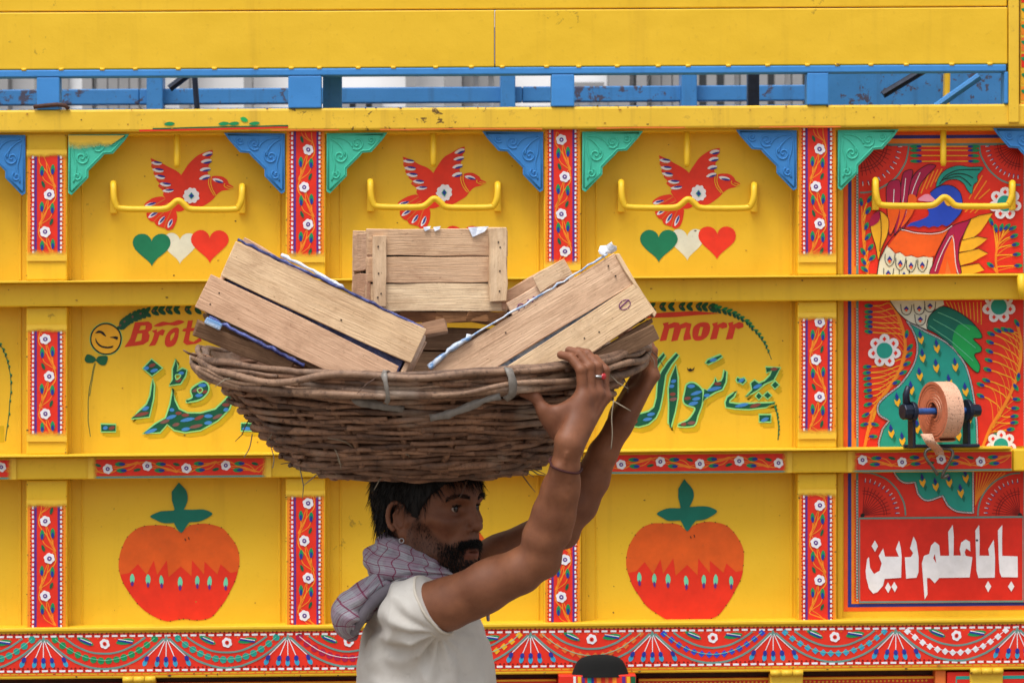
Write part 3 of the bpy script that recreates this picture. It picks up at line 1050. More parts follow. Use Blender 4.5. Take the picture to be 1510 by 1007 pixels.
P.blob([(25, 430), (45, 390), (90, 405), (108, 430), (90, 450), (45, 452)], M['p_dark_green'], 1)
P.blob([(108, 430), (130, 404), (192, 408), (182, 464), (150, 470), (115, 446)], M['p_dark_green'], 2)
P.build('flower_stalk_painting', pm)
P = Paint(Y_PANEL)
leaf_arc(P, [(177, 480), (190, 470), (210, 462), (240, 457), (280, 456), (330, 456)], 14, 13, 15)
P.build('leaf_wreath_painting', pm)
P = Paint(Y_PANEL, crop(120, 445, 5.035))
rd = M['p_lettering_red']
P.poly([(395, 152), (500, 145), (524, 162), (528, 190), (515, 212), (492, 226), (506, 250), (498, 292), (460, 316), (400, 326), (320, 336), (340, 305), (362, 270), (388, 190)], rd, 0,
       [[(440, 178), (478, 176), (474, 206), (428, 214)], [(420, 238), (452, 236), (446, 286), (396, 298)]])
P.poly([(522, 215), (562, 203), (558, 226), (600, 204), (622, 214), (606, 252), (578, 248), (566, 290), (548, 322), (500, 330), (524, 290), (540, 236)], rd, 0)
P.poly(crs([(636, 240), (664, 208), (702, 190), (725, 202), (718, 266), (690, 318), (642, 336), (620, 316), (622, 276)], 4), rd, 0, [crs([(664, 248), (692, 226), (686, 260), (660, 290)], 4)])
P.poly([(790, 140), (828, 138), (816, 196), (848, 192), (840, 214), (810, 220), (798, 286), (832, 298), (882, 262), (892, 290), (850, 312), (782, 322), (754, 302), (776, 222), (748, 216), (756, 200), (780, 196)], rd, 0)
P.blob([(540, 176), (600, 146), (660, 156), (720, 136), (764, 150), (700, 175), (640, 174), (580, 182)], rd, 0)
P.build('red_lettering', pm)
cv = lambda pts: [((120 + x / 5.035) * 3.147, (445 + y / 5.035 - 400) * 3.147) for x, y in pts]
fancy(crop(0, 400, 3.147), 3.147, [
    (cv([(520, 428), (598, 492), (525, 548), (458, 492)]), [], False),
    (cv([(530, 575), (538, 620), (532, 720), (502, 850), (370, 864), (430, 812), (488, 762), (514, 700), (525, 620)]), [], False),
    (cv([(703, 428), (711, 480), (708, 520), (750, 496), (778, 506), (770, 550), (735, 604), (652, 618), (680, 580), (680, 500)]), [cv([(700, 548), (716, 540), (738, 545), (728, 566), (706, 576)])], False),
    ([(804, 545), (808, 600), (830, 640), (870, 660), (930, 660), (1000, 640), (1050, 595), (1075, 555), (1086, 580), (1060, 640), (1010, 690), (930, 735), (860, 745), (810, 735), (776, 706), (742, 745), (664, 751), (722, 710), (770, 680), (790, 620)], [], False),
    ([(950, 515), (966, 548), (932, 590), (862, 605), (895, 585), (888, 552), (918, 525)], [[(915, 548), (930, 538), (940, 550), (926, 564)]], True),
    ([(470, 712), (536, 712), (536, 742), (470, 742)], [], False),
    ([(1120, 707), (1186, 707), (1186, 737), (1120, 737)], [], False)], 20, 26, pm)

pm = PANEL[4, 'middle']
P = Paint(Y_PANEL)
C3 = crop(900, 440, 4.796)
leaf_arc(P, [(930, 453), (960, 452.5), (1000, 452), (1035, 452.5), (1056, 455)], 13, 12, 11)
P.build('leaf_wreath_painting', pm)
P = Paint(Y_PANEL)
leaf_arc(P, [C3(*q) for q in ((730, 68), (820, 92), (890, 122), (960, 165), (1010, 215), (1065, 275), (1100, 340), (1132, 412))], 11, 4.5, 16, 'p_green', False)
P.stroke([C3(*q) for q in ((730, 68), (820, 92), (900, 130), (1010, 215), (1100, 340), (1140, 430))], 1.0, M['p_dark_green'], 0)
P.build('leaf_sprig_painting', pm)
P = Paint(Y_PANEL)
P.stroke([C3(*q) for q in ((1165, 770), (1182, 840), (1190, 920), (1186, 1000))], 1.6, M['p_dark_green'], 0)
leaf_arc(P, [C3(*q) for q in ((1165, 770), (1182, 840), (1190, 920), (1186, 990))], 5, 4, 8, 'p_green', False)
P.build('leaf_stalk_painting', pm)
P = Paint(Y_PANEL, C3)
P.poly([(230, 112), (380, 100), (480, 95), (600, 92), (780, 106), (600, 120), (460, 131), (230, 142)], rd, 0)
P.poly([(200, 262), (270, 270), (325, 262), (325, 282), (280, 290), (200, 290)], rd, 0)
P.poly([(368, 176), (412, 167), (406, 186), (450, 168), (490, 174), (488, 188), (535, 168), (576, 178), (560, 240), (572, 288), (520, 300), (518, 276), (536, 204), (500, 216), (476, 296), (430, 305), (452, 206), (416, 216), (396, 296), (350, 302), (380, 200)], rd, 0)
P.poly(crs([(588, 208), (630, 172), (690, 172), (706, 205), (690, 260), (650, 294), (600, 298), (580, 268)], 4), rd, 0, [[(636, 204), (656, 204), (642, 266), (620, 266)]])
for ox in (0, 113):
    P.poly([(720 + ox, 176), (760 + ox, 166), (755 + ox, 186), (800 + ox, 168), (826 + ox, 178), (828 + ox, 205), (792 + ox, 216), (772 + ox, 206), (752 + ox, 286), (704 + ox, 292), (730 + ox, 200)], rd, 0)
P.build('red_lettering', pm)
fancy(C3, 4.796, [
    ([(468, 388), (480, 402), (430, 470), (388, 540), (376, 620), (366, 700), (346, 780), (320, 840), (270, 885), (200, 905), (130, 895), (150, 860), (200, 820), (270, 800), (310, 770), (330, 700), (335, 620), (340, 560), (370, 510), (410, 450)], [], False),
    ([(378, 388), (384, 404), (340, 470), (300, 530), (280, 520), (320, 450)], [], False),
    ([(465, 474), (475, 560), (475, 700), (455, 800), (424, 912), (414, 880), (418, 760), (412, 640), (428, 560)], [], False),
    ([(545, 610), (590, 600), (640, 640), (652, 690), (642, 760), (615, 830), (590, 895), (480, 900), (550, 860), (590, 810), (600, 770), (540, 750), (520, 720), (530, 660)], [], True),
    ([(662, 640), (690, 652), (738, 594), (744, 560), (756, 592), (788, 582), (800, 556), (808, 508), (820, 520), (815, 590), (790, 640), (740, 660), (690, 692), (654, 728)], [], False),
    ([(676, 456), (690, 436), (780, 402), (790, 409), (760, 430), (690, 462)], [], False),
    ([(1100, 490), (1200, 489), (1152, 575), (1090, 602), (1045, 642), (1000, 668), (960, 695), (1005, 645), (995, 600), (1020, 580), (1050, 602), (1090, 586), (1130, 546), (1145, 510), (1105, 522)], [], False),
    ([(890, 656), (872, 690), (842, 716), (838, 738), (900, 745), (1000, 746), (1165, 738), (1100, 765), (980, 780), (880, 776), (820, 766), (815, 735), (830, 700), (868, 672)], [], False),
    ([(1165, 588), (1190, 612), (1162, 634), (1142, 612)], [], False),
    ([(1050, 668), (1072, 690), (1050, 712), (1030, 690)], [], False),
    ([(1112, 664), (1136, 686), (1112, 708), (1090, 686)], [], False),
    ([(900, 560), (922, 572), (946, 562), (958, 582), (936, 604), (920, 590), (902, 590), (894, 574)], [], False),
    ([(1054, 826), (1134, 826), (1134, 868), (1054, 868)], [], False)], 26, 44, pm)
P = Paint(Y_PANEL, C3)
P.blob([(540, 488), (552, 500), (565, 494), (578, 501), (596, 486), (584, 511), (552, 513)], M['p_black'], 3)
P.build('letter_mark', pm)
# the end of the same leafy arch on the panel at the far left
P = Paint(Y_PANEL)
P.stroke([(-20, 492), (0, 508), (10, 530), (16, 560), (14, 600), (8, 650)], 1.2, M['p_dark_green'], 0)
leaf_arc(P, [(-20, 492), (0, 508), (10, 530), (16, 560), (14, 600), (8, 650)], 6, 4, 14, 'p_green', False)
P.build('leaf_sprig_painting', PANEL[1, 'middle'])
P = Paint(Y_PANEL)
P.poly([(-30, 628), (6, 628), (6, 652), (-30, 652)], M['p_olive'], 0)
P.build('painted_block', PANEL[1, 'middle'])

# ------------------------------------------------------------------ the red mural with the long-tailed bird
def mural_field(name, rn, r0, r1):
    P = Paint(Y_PANEL)
    a, c = 1244, 1531
    for ly, (ins, m) in enumerate(((0, 'p_deep_orange'), (6.5, 'p_navy'), (11.5, 'p_orange'), (18.5, 'p_grey_teal'), (22, 'p_red'))):
        x0, x1 = a + ins, c - ins
        t = r0 + (ins if rn == 'upper' else 0)
        bt = r1 - (ins if rn == 'lower' else 0)
        P.poly([L(x0, t), L(x1, t), L(x1, bt), L(x0, bt)], M[m], ly)
    y = r0 + 12
    while y < r1 - 12:
        for x in (a + 17, c - 17):
            P.disc(L(x, y), 1.5, M['p_red'], 5, 6)
        for x in (a + 19.8, c - 19.8):
            P.stroke([L(x - 1.2, y), L(x + 1.2, y)], 1.0, M['p_white'], 5, smooth=0)
        y += 4.2
    return P

def gem_flower(P, c, R):
    for k in range(7):
        an = 2 * pi * k / 7 - pi / 2
        q = (c[0] + R * .72 * cos(an), c[1] + R * .72 * sin(an))
        P.disc(q, R * .33, M['p_white'], 11, 12)
        s = R * .13
        P.poly([(q[0] - s, q[1]), (q[0], q[1] - s * 1.2), (q[0] + s, q[1]), (q[0], q[1] + s * 1.2)], M['p_red'], 13)
    P.disc(c, R * .62, M['p_white'], 12, 20)
    P.disc(c, R * .5, M['p_teal'], 13, 20)

def plume(P, c, an, s, L1=None):
    """green and blue leaf at the end of a stem"""
    a = rad(an)
    P.lens(c, 13 * s, 6.4 * s, an, M['p_green'], 9)
    P.lens((c[0] + 2.6 * s * cos(a), c[1] + 2.6 * s * sin(a)), 8 * s, 4 * s, an, M['p_navy'], 10)

def stems(P, stem, tips, wd, s, main=3.2, root=1):
    path = crs(stem, 8, False)
    for i2 in range(3):
        P.stroke([(x + (i2 - 1) * main * .5, y) for x, y in stem], main, M['p_orange'], 7)
    for (x, y, t) in tips:
        q = path[min(int(t * (len(path) - 1)), len(path) - 1)]
        mid = ((x + q[0]) / 2, y * .72 + q[1] * .28)
        t2 = min(1, t + .22) if root else max(0, t - .22)
        q2 = path[min(int(t2 * (len(path) - 1)), len(path) - 1)]
        P.stroke([(x, y), mid, q, q2], wd, M['p_gold'], 6)
        P.stroke([(x, y + wd), (mid[0], mid[1] + wd * 2.2), (q[0] * .5 + q2[0] * .5, q[1] * .5 + q2[1] * .5), q2], wd * .8, M['p_orange'], 6)
        plume(P, (x, y), math.degrees(math.atan2(mid[1] - y, mid[0] - x)), s)

S4 = 4.796
P = mural_field('upper', 'upper', 197, 408)
P.xf = crop(1260, 200, S4)
def fan(P, c, R, a0, a1, s):
    arc = lambda r, n=16: [(c[0] + r * cos(rad(a0 + (a1 - a0) * k / n)), c[1] + r * sin(rad(a0 + (a1 - a0) * k / n))) for k in range(n + 1)]
    P.stroke(arc(R), 2.4 * s, M['p_grey_teal'], 6, smooth=0)
    for rr in (R * .5, R * .56):
        P.stroke(arc(rr), 1.0 * s, M['p_maroon'], 6, smooth=0)
    for k in range(11):
        t = rad(a0 + (a1 - a0) * (k + .5) / 11)
        P.stroke([(c[0] + R * .05 * cos(t), c[1] + R * .05 * sin(t)), (c[0] + R * .66 * cos(t), c[1] + R * .66 * sin(t))], .9 * s, M['p_maroon'], 6, smooth=0)
        P.lens((c[0] + R * .8 * cos(t), c[1] + R * .8 * sin(t)), 6 * s, 2.4 * s, math.degrees(t), M['p_purple'], 7)
        P.stroke([(c[0] + R * .78 * cos(t), c[1] + R * .78 * sin(t)), (c[0] + R * .86 * cos(t), c[1] + R * .86 * sin(t))], 1.0 * s, M['p_white'], 8, smooth=0)
    P.disc(c, R * .05, M['p_black'], 7)
fan(P, (40, 60), 345, 0, 90, S4)
fan(P, (1175, 60), 290, 90, 180, S4)
for y in (78, 105, 143, 182):
    P.stroke([(470, y), (810, y)], 7, M['p_gold'], 6, smooth=0)
    for x, s_ in ((430, 1), (848, -1)):
        P.lens((x, y), 78, 26, 0, M['p_green'], 8)
        P.lens((x + 26 * s_, y), 40, 16, 0, M['p_navy'], 9)
Mg, Dk, Ww = M['p_magenta'], M['p_black'], M['p_white']
def feather(pts, m, ly, out=4.5, line=None):
    o = crs(pts, 4)
    P.poly(o, m, ly)
    P.stroke(o, out, Dk, ly + 1, smooth=0, closed=True)
    if line:
        P.stroke(line, 5, Ww, ly + 2)
feather([(315, 316), (258, 322), (230, 362), (225, 440), (232, 560), (238, 690), (262, 700), (300, 600), (322, 470), (328, 370)], Mg, 7, line=[(280, 380), (275, 480), (262, 640)])
feather([(410, 246), (355, 254), (336, 300), (326, 400), (322, 500), (280, 680), (310, 690), (360, 560), (388, 420), (404, 310)], Mg, 8, line=[(362, 300), (350, 420), (310, 640)])
feather([(575, 212), (522, 205), (460, 240), (412, 292), (390, 370), (372, 480), (320, 640), (345, 660), (400, 560), (432, 450), (470, 340), (540, 256)], Mg, 9, line=[(465, 262), (410, 400), (350, 620)])
P.blob([(240, 500), (318, 500), (292, 620), (252, 700), (238, 600)], M['p_deep_orange'], 10)
P.blob([(330, 480), (372, 490), (340, 590), (296, 680), (318, 580)], M['p_deep_orange'], 11)
P.blob([(385, 420), (440, 440), (410, 550), (330, 650), (370, 540)], M['p_deep_orange'], 12)
feather([(112, 610), (140, 552), (182, 534), (240, 590), (236, 690), (192, 800), (166, 880), (150, 780), (120, 690)], M['p_gold'], 9)
P.blob([(108, 600), (135, 556), (180, 538), (172, 606), (114, 642)], Mg, 11)
P.stroke([(180, 540), (190, 680), (178, 820)], 5, Dk, 12)
for a, c in (((500, 280), (438, 420)), ((530, 262), (470, 410)), ((560, 250), (506, 380)), ((590, 240), (536, 366)), ((620, 235), (570, 330)), ((905, 285), (810, 450)), ((935, 320), (850, 450)), ((960, 380), (880, 450)), ((850, 480), (780, 540)), ((880, 490), (815, 545)), ((905, 490), (850, 550))):
    P.stroke([a, c], 9, M['p_orange'], 6, smooth=0)
feather([(575, 362), (600, 290), (650, 240), (730, 215), (820, 222), (910, 226), (872, 285), (872, 326), (842, 350), (830, 412), (800, 385), (772, 340), (720, 312), (660, 316), (612, 346)], M['p_teal'], 8, out=3)
for q in ([(600, 345), (650, 280), (740, 245), (890, 240)], [(620, 320), (690, 275), (780, 275), (840, 300)], [(640, 310), (730, 290), (790, 320), (825, 355)]):
    P.stroke(q, 5.5, Dk, 11)
P.poly(crs([(535, 405), (580, 368), (640, 350), (700, 360), (745, 400), (762, 460), (764, 512), (745, 560), (710, 600)], 4, False) + crs([(690, 612), (655, 640), (620, 630), (590, 648), (560, 640), (525, 652), (490, 640), (455, 650), (420, 638), (365, 648)], 3, False)
       + crs([(400, 614), (470, 595), (518, 572), (526, 540), (510, 500), (555, 458)], 3, False), M['p_blue'], 10)
P.stroke([(535, 405), (580, 368), (640, 350), (700, 360), (745, 400), (762, 460), (764, 512), (745, 560), (700, 606)], 4.5, Dk, 11)
P.blob([(450, 456), (490, 420), (530, 418), (572, 456), (520, 468)], M['p_pink'], 12)
P.blob([(635, 452), (692, 482), (666, 498), (640, 480)], M['p_gold'], 12)
P.poly(crs([(320, 672), (430, 688), (560, 692), (680, 645), (620, 740), (570, 850)], 4, False) + crs([(530, 862), (490, 850), (445, 862), (400, 846), (360, 853), (322, 822), (290, 832), (262, 795), (232, 790)], 3, False), M['p_deep_orange'], 10)
P.stroke([(320, 655), (420, 676), (520, 688), (620, 676), (692, 628)], 5, Dk, 13)
P.stroke([(320, 662), (420, 684), (520, 696), (620, 684), (690, 638)], 5, Ww, 12)
P.poly([(232, 778), (290, 838), (322, 828), (360, 858), (400, 852), (445, 866), (490, 856), (556, 864), (540, 990), (160, 990), (170, 900), (200, 830)], M['p_heart_white'], 9)
P.stroke([(160, 985), (170, 900), (200, 830), (250, 740), (340, 650)], 6, Dk, 13)
for x, y in ((250, 872), (325, 902), (400, 916), (480, 912), (240, 972), (350, 985)):
    P.stroke([(x - 32, y - 36), (x - 30, y + 20), (x, y + 52), (x + 28, y + 20), (x + 38, y - 36)], 5, Dk, 12)
    P.poly([(x, y - 22), (x + 18, y + 6), (x, y + 30), (x - 18, y + 6)], M['p_navy'], 13)
    P.poly([(x, y + 2), (x + 12, y + 14), (x, y + 30), (x - 12, y + 14)], M['p_deep_orange'], 14)
feather([(690, 640), (800, 600), (822, 592), (780, 680), (745, 760), (735, 860), (745, 990), (540, 990), (560, 900), (600, 800), (640, 720)], Mg, 11)
P.poly(crs([(700, 700), (712, 800), (722, 990), (588, 990), (640, 830)], 1), M['p_deep_orange'], 13)
P.stroke([(570, 960), (610, 850), (690, 710), (715, 900), (735, 980)], 5, Ww, 14)
P.poly([(640, 990), (655, 880), (690, 990)], M['p_dull_orange'], 14)
for pts in ([(980, 545), (880, 565), (820, 592), (782, 680), (765, 740), (830, 730), (892, 680), (932, 620)], [(942, 728), (870, 714), (762, 742), (740, 822), (830, 810), (892, 770)], [(946, 835), (880, 800), (740, 830), (738, 922), (832, 896)], [(922, 950), (880, 905), (745, 927), (750, 990), (840, 976)]):
    P.poly(pts, M['p_gold'], 10)
    P.stroke(pts[:2] + pts[2:3], 4, Dk, 12, smooth=0)
gem_flower(P, (1065, 480), 112)
stems(P, [(1010, 985), (1000, 870), (1020, 760), (1060, 700)], [(968, 610, .5), (1000, 655, .6), (1040, 650, .7), (1080, 645, .8), (1120, 655, .9), (1130, 710, .6), (1140, 770, .5), (1150, 840, .4), (1160, 920, .2), (960, 915, .05)], 7, S4, 8, 0)
stems(P, [(95, 985), (75, 850), (60, 700), (55, 560)], [(48, 470, .95), (108, 450, .9), (98, 530, .8), (85, 640, .6), (95, 715, .5), (115, 790, .3), (125, 865, .2), (60, 820, .3), (65, 890, .1), (70, 945, .05)], 7, S4, 8, 0)
P.build('mural_painting', PANEL[5, 'upper'])

S5 = 4.576
P = mural_field('middle', 'middle', 447.5, 664)
P.xf = crop(1260, 440, S5)
gem_flower(P, (203, 352), 108)
gem_flower(P, (975, 55), 108)
gem_flower(P, (990, 990), 98)
stems(P, [(240, 30), (300, 130), (342, 280), (336, 400), (286, 520), (200, 640), (120, 780), (70, 1000)],
      [(95, 50, .05), (95, 90, .1), (95, 125, .15), (95, 160, .2), (95, 190, .24), (95, 225, .28), (85, 462, .45), (82, 502, .5), (84, 540, .54), (90, 580, .58), (90, 622, .64), (95, 660, .7), (90, 715, .76), (75, 785, .82), (65, 850, .9),
       (352, 240, .38), (374, 330, .44), (368, 380, .5), (354, 440, .55), (328, 500, .6), (284, 566, .68), (140, 850, .9), (128, 930, .95)], 6, S5, 10)
stems(P, [(865, 1000), (930, 850), (1040, 670), (1110, 480), (1125, 300), (1100, 180)],
      [(1050, 215, .85), (1012, 208, .8), (965, 215, .75), (920, 238, .7), (914, 295, .66), (910, 355, .6), (905, 415, .55), (895, 480, .5), (888, 550, .44), (850, 580, .38), (850, 655, .3),
       (1095, 165, 1), (1105, 530, .6), (1090, 600, .5), (1095, 680, .42), (1085, 740, .34), (1080, 795, .26), (1080, 838, .2), (1055, 882, .14), (950, 920, .08)], 6, S5, 10, 0)
for k in range(10):
    P.stroke([(620 + k * 26, 25), (640 + k * 24, 60 + k * 13)], 5, M['p_gold'], 6, smooth=0)
P.poly([(240, 14), (600, 14), (606, 45), (532, 80), (495, 140), (490, 212), (420, 182), (350, 147), (290, 90)], M['p_heart_white'], 9)
P.stroke([(240, 20), (290, 90), (350, 147), (420, 182), (490, 212)], 6, Dk, 11)
for x, y in ((350, 72), (438, 70), (510, 52), (445, 142)):
    P.stroke([(x - 38, y - 34), (x - 30, y + 22), (x, y + 40), (x + 30, y + 22), (x + 38, y - 30)], 5, Dk, 12)
    P.poly([(x, y - 20), (x + 18, y), (x, y + 22), (x - 18, y)], M['p_navy'], 13)
    P.poly([(x, y), (x + 12, y + 8), (x, y + 22), (x - 12, y + 8)], M['p_deep_orange'], 14)
gw = [(605, 55), (730, 110), (820, 190), (860, 250), (850, 272), (800, 272), (855, 330), (852, 362), (808, 378), (845, 450), (832, 502), (780, 460), (700, 370), (620, 290), (540, 230), (490, 202), (500, 130), (540, 85)]
P.poly(crs(gw, 3), M['p_leaf'], 8)
P.poly(crs([(700, 180), (820, 192), (858, 250), (848, 270), (800, 272), (853, 330), (850, 362), (808, 378), (843, 450), (831, 498), (780, 458), (705, 372), (660, 300)], 3), M['p_bright_green'], 9)
P.stroke(crs(gw, 3), 5, Dk, 10, smooth=0, closed=True)
for a, c in (((560, 95), (780, 210)), ((530, 140), (820, 335)), ((505, 185), (800, 420))):
    P.stroke([a, ((a[0] + c[0]) / 2, (a[1] + c[1]) / 2 - 14), c], 4, M['p_mint'], 11)
tb = crs([(352, 152), (400, 230), (425, 320), (412, 410), (370, 500), (300, 590), (200, 670), (160, 722), (168, 784), (232, 825)], 4, False)
tc = crs([(190, 880), (166, 960), (170, 1012)], 4, False)
tr = crs([(828, 1012), (824, 850), (800, 640), (760, 480), (690, 362), (600, 286), (480, 222)], 4, False)
P.poly(tb + tc + tr, M['p_teal'], 8)
for ly, wd, m_ in ((9, 15, Dk), (10, 8, Ww), (11, 2.2, Dk)):
    P.stroke(tb + tc, wd, m_, ly, smooth=0)
    P.stroke(tr + [(352, 152)], wd, m_, ly, smooth=0)
def arrow(P, x, y, s=1.0):
    P.poly([(x + 4, y + 10), (x + 34 * s, y + 60 * s), (x + 24 * s, y + 90 * s), (x + 2, y + 50 * s)], M['p_leaf'], 12)
    P.poly([(x - 20 * s, y + 8 * s), (x, y + 24 * s), (x + 18 * s, y + 2 * s), (x + 24 * s, y + 24 * s), (x + 8 * s, y + 62 * s), (x - 12 * s, y + 40 * s)], M['p_gold'], 13)
    P.poly([(x - 4 * s, y - 36 * s), (x + 12 * s, y - 6 * s), (x + 2 * s, y + 16 * s), (x - 14 * s, y - 8 * s)], M['p_navy'], 14)
for x, y in ((445, 250), (553, 308), (458, 372), (550, 440), (678, 432), (438, 498), (380, 590), (288, 670), (748, 600), (246, 880), (320, 935), (636, 545), (690, 700), (770, 790), (560, 620), (460, 720), (420, 850), (560, 900), (700, 900)):
    arrow(P, x, y)
P.build('mural_painting', PANEL[5, 'middle'])

P = mural_field('lower', 'lower', 701.5, 906)
P.xf = crop(1255, 690, S5)
fan(P, (78, 318), 290, -90, 0, S5)
fan(P, (1140, 318), 285, 180, 270, S5)
for k in range(9):
    P.stroke([(840 + k * 2, 250 - k * 6), (850 + k * 24, 30)], 8, M['p_orange'], 6, smooth=0)
lo = [(285, 16), (320, 72), (370, 99), (432, 95)]
low = crs(lo, 4, False) + crs([(450, 170), (490, 212), (545, 214), (618, 186)], 4, False) + crs([(650, 248), (700, 286), (760, 298), (824, 302)], 4, False)
P.poly(low + [(824, 16)], M['p_teal'], 8)
for ly, wd, m_ in ((9, 15, Dk), (10, 8, Ww), (11, 2.2, Dk)):
    P.stroke(low + [(824, 16)], wd, m_, ly, smooth=0)
for x, y in ((480, 70), (568, 95), (660, 70), (738, 140), (770, 40)):
    arrow(P, x, y)
P.poly([(50, 330), (1170, 322), (1170, 905), (50, 905)], M['p_text_red'], 9)
tl = [(58, 338), (1160, 330), (1160, 898), (58, 904)]
P.stroke(tl, 14, M['p_grey_teal'], 10, smooth=0, closed=True)
Wt = M['p_white']
for pts, h in (
    ([(1020, 384), (1020, 470), (1020, 590), (1125, 595), (1125, 736), (1016, 736), (1002, 700), (996, 620), (992, 420)], []),
    ([(865, 384), (866, 470), (868, 590), (932, 590), (926, 546), (962, 480), (970, 600), (970, 736), (860, 740), (846, 690), (838, 420)], []),
    ([(655, 430), (686, 382), (692, 460), (692, 590), (742, 590), (734, 548), (742, 502), (772, 480), (802, 496), (806, 560), (778, 542), (766, 566), (772, 590), (818, 600), (800, 736), (595, 740), (566, 776), (532, 740), (512, 742), (516, 850), (496, 886), (485, 740), (478, 640), (492, 592), (526, 578), (540, 520), (566, 496), (594, 520), (602, 590), (662, 590)], [[(564, 578), (576, 642), (554, 606)]]),
    ([(420, 460), (440, 500), (455, 600), (455, 700), (442, 738), (372, 745), (362, 600), (404, 598), (420, 572), (400, 540)], []),
    ([(325, 490), (336, 540), (340, 600), (338, 740), (226, 746), (215, 792), (180, 836), (150, 846), (120, 810), (102, 740), (98, 690), (110, 612), (122, 600), (128, 672), (156, 714), (194, 692), (206, 642), (186, 590), (216, 540), (230, 596), (322, 596), (300, 546)], [])):
    P.poly(pts, Wt, 12, h)
for x, y, rx, ry in ((1080, 797, 21, 37), (925, 797, 21, 37), (160, 525, 22, 38), (250, 806, 20, 37), (293, 801, 20, 35)):
    P.poly([(x - rx, y), (x, y - ry), (x + rx, y), (x, y + ry)], Wt, 13)
P.disc((848, 485), 8, Dk, 14, 8)
P.build('mural_painting', PANEL[5, 'lower'])
# frame moulding of the mural
for rn, (ra, rb) in {'upper': (196, 408.5), 'middle': (447.5, 664.5), 'lower': (701.5, 917)}.items():
    for xa, xb in ((1234.5, 1242.5), (1533, 1554.5)):
        bar_part('panel_frame', xa, xb, ra, rb, Y_PANEL - 0.018, Y_PANEL + 0.001, yel, PANEL[5, rn], 0.002)

# ------------------------------------------------------------------ strap winch on the ledge
def webbing():
    m, t, b = new_mat('strap_webbing')
    v = coords(t)
    c = mixc(t, noise_tex(t, v, 40, 4, 0.6), lin(228, 184, 156), lin(200, 148, 120))
    vo = N(t, 'ShaderNodeTexVoronoi')
    vo.inputs['Scale'].default_value = 190
    t.links.new(coords(t, (1, 1, 0.8)), vo.inputs['Vector'])
    c = mixc(t, ramp(t, vo.outputs['Distance'], [(0.18, K1), (0.3, K0)]), c, lin(128, 96, 84))
    t.links.new(c, b.inputs['Base Color'])
    b.inputs['Roughness'].default_value = 0.8
    bump(t, b, vo.outputs['Distance'], 0.4, 0.002)
    return m
M['webbing'] = webbing()
M['webbing_side'] = plain('strap_edge', lin(206, 116, 80), 0.85, 0, 60, 0.35, 0.4)
win_c = at(1388, 606, -0.10)
Rw = Matrix.Rotation(rad(23), 3, 'Z')
wf = lambda a, r, th: win_c + Rw @ Vector((a, r * cos(th), r * sin(th)))
w0 = MB()
w0.tube([wf(-0.098, 0, 0), wf(0.098, 0, 0)], 0.0085, M['axle_blue'], 14)
WIN = w0.build('strap_winch', truck, smooth=False)
# wound strap: spiral band
b = MB()
turns, n = 7.5, 330
Ri, Ro, hw = 0.020, 0.079, 0.025
path = []
for k in range(n + 1):
    t = k / n
    th = -turns * 2 * pi * t + 1.2
    r = Ri + (Ro - Ri) * t + 0.0012 * sin(th * 2.0 + 1)
    path.append((r, th, 0.002 * sin(t * 40)))
th_ = 0.0068
rings = []
for (r, th, da) in path:
    rings.append([wf(-hw + da, r - th_ / 2, th), wf(hw + da, r - th_ / 2, th), wf(hw + da, r + th_ / 2, th), wf(-hw + da, r + th_ / 2, th)])
for k in range(n):
    a, c = rings[k], rings[k + 1]
    b.face([a[3], a[2], c[2], c[3]], M['webbing'])
    b.face([a[0], a[3], c[3], c[0]], M['webbing_side'])
    b.face([a[2], a[1], c[1], c[2]], M['webbing_side'])
    b.face([a[1], a[0], c[0], c[1]], M['webbing_side'])
b.build('strap_roll', WIN, smooth=False)
# the loose end with its wire hook
b = MB()
sp = [(1366, 640, -0.165), (1372, 652, -0.168), (1380, 660, -0.12), (1384, 664, -0.088), (1386, 670, -0.08)]
Pth = [at(*p) for p in crs(sp, 4, False)]
wds = [0.015 - 0.004 * i / len(Pth) for i in range(len(Pth))]
b.grid([[p + Vector((-w_, 0, 0)), p + Vector((w_, 0, 0))] for p, w_ in zip(Pth, wds)], M['webbing'])
b.build('strap_end', WIN, smooth=True, solid=0.004)
b = MB()
hk = [(1383, 700, -0.085), (1372, 684, -0.09), (1366, 676, -0.09), (1364, 668, -0.088), (1370, 662, -0.085), (1386, 661, -0.084), (1402, 663, -0.085), (1405, 670, -0.088), (1401, 680, -0.09), (1394, 692, -0.088), (1389, 704, -0.084), (1399, 700, -0.082)]
b.tube([at(*p) for p in crs(hk, 4, False)], 0.0042, M['steel'], 8)
b.build('wire_hook', WIN, smooth=True)
for sx, w_, m_ in ((-0.088, 0.008, 'dark_steel'), (0.078, 0.008, 'dark_steel')):
    b = MB()
    c = wf(sx, 0, 0)
    b.box(c + Vector((0, 0.01, -0.038)), (w_, 0.03, 0.115), M['dark_steel'], Rw)
    b.build('bracket_arm', WIN, bevel=0.002)
    b = MB()
    b.tube([wf(sx - 0.006, 0, 0), wf(sx + 0.006, 0, 0)], 0.03 if sx > 0 else 0.026, M['dark_steel'], 22)
    b.build('flange', WIN, bevel=0.002)
b = MB()
b.tube([wf(0.085, 0, 0), wf(0.115, 0, 0)], 0.017, M['dark_steel'], 8)
b.build('axle_nut', WIN, bevel=0.002)
b = MB()
b.tube([wf(-0.118, 0, 0), wf(-0.088, 0, 0)], 0.021, M['dark_steel'], 10)
b.build('ratchet_gear', WIN, bevel=0.003)
b = MB()
b.tube([wf(-0.104, 0.01, 1.57), wf(-0.104, 0.045, 1.5), wf(-0.10, 0.066, 1.6)], [0.011, 0.009, 0.007], M['dark_steel'], 8)
b.build('ratchet_handle', WIN, smooth=True)
b = MB()
c = at(1388, 657, -0.06)
b.box(c, (0.20, 0.03, 0.008), M['dark_steel'])
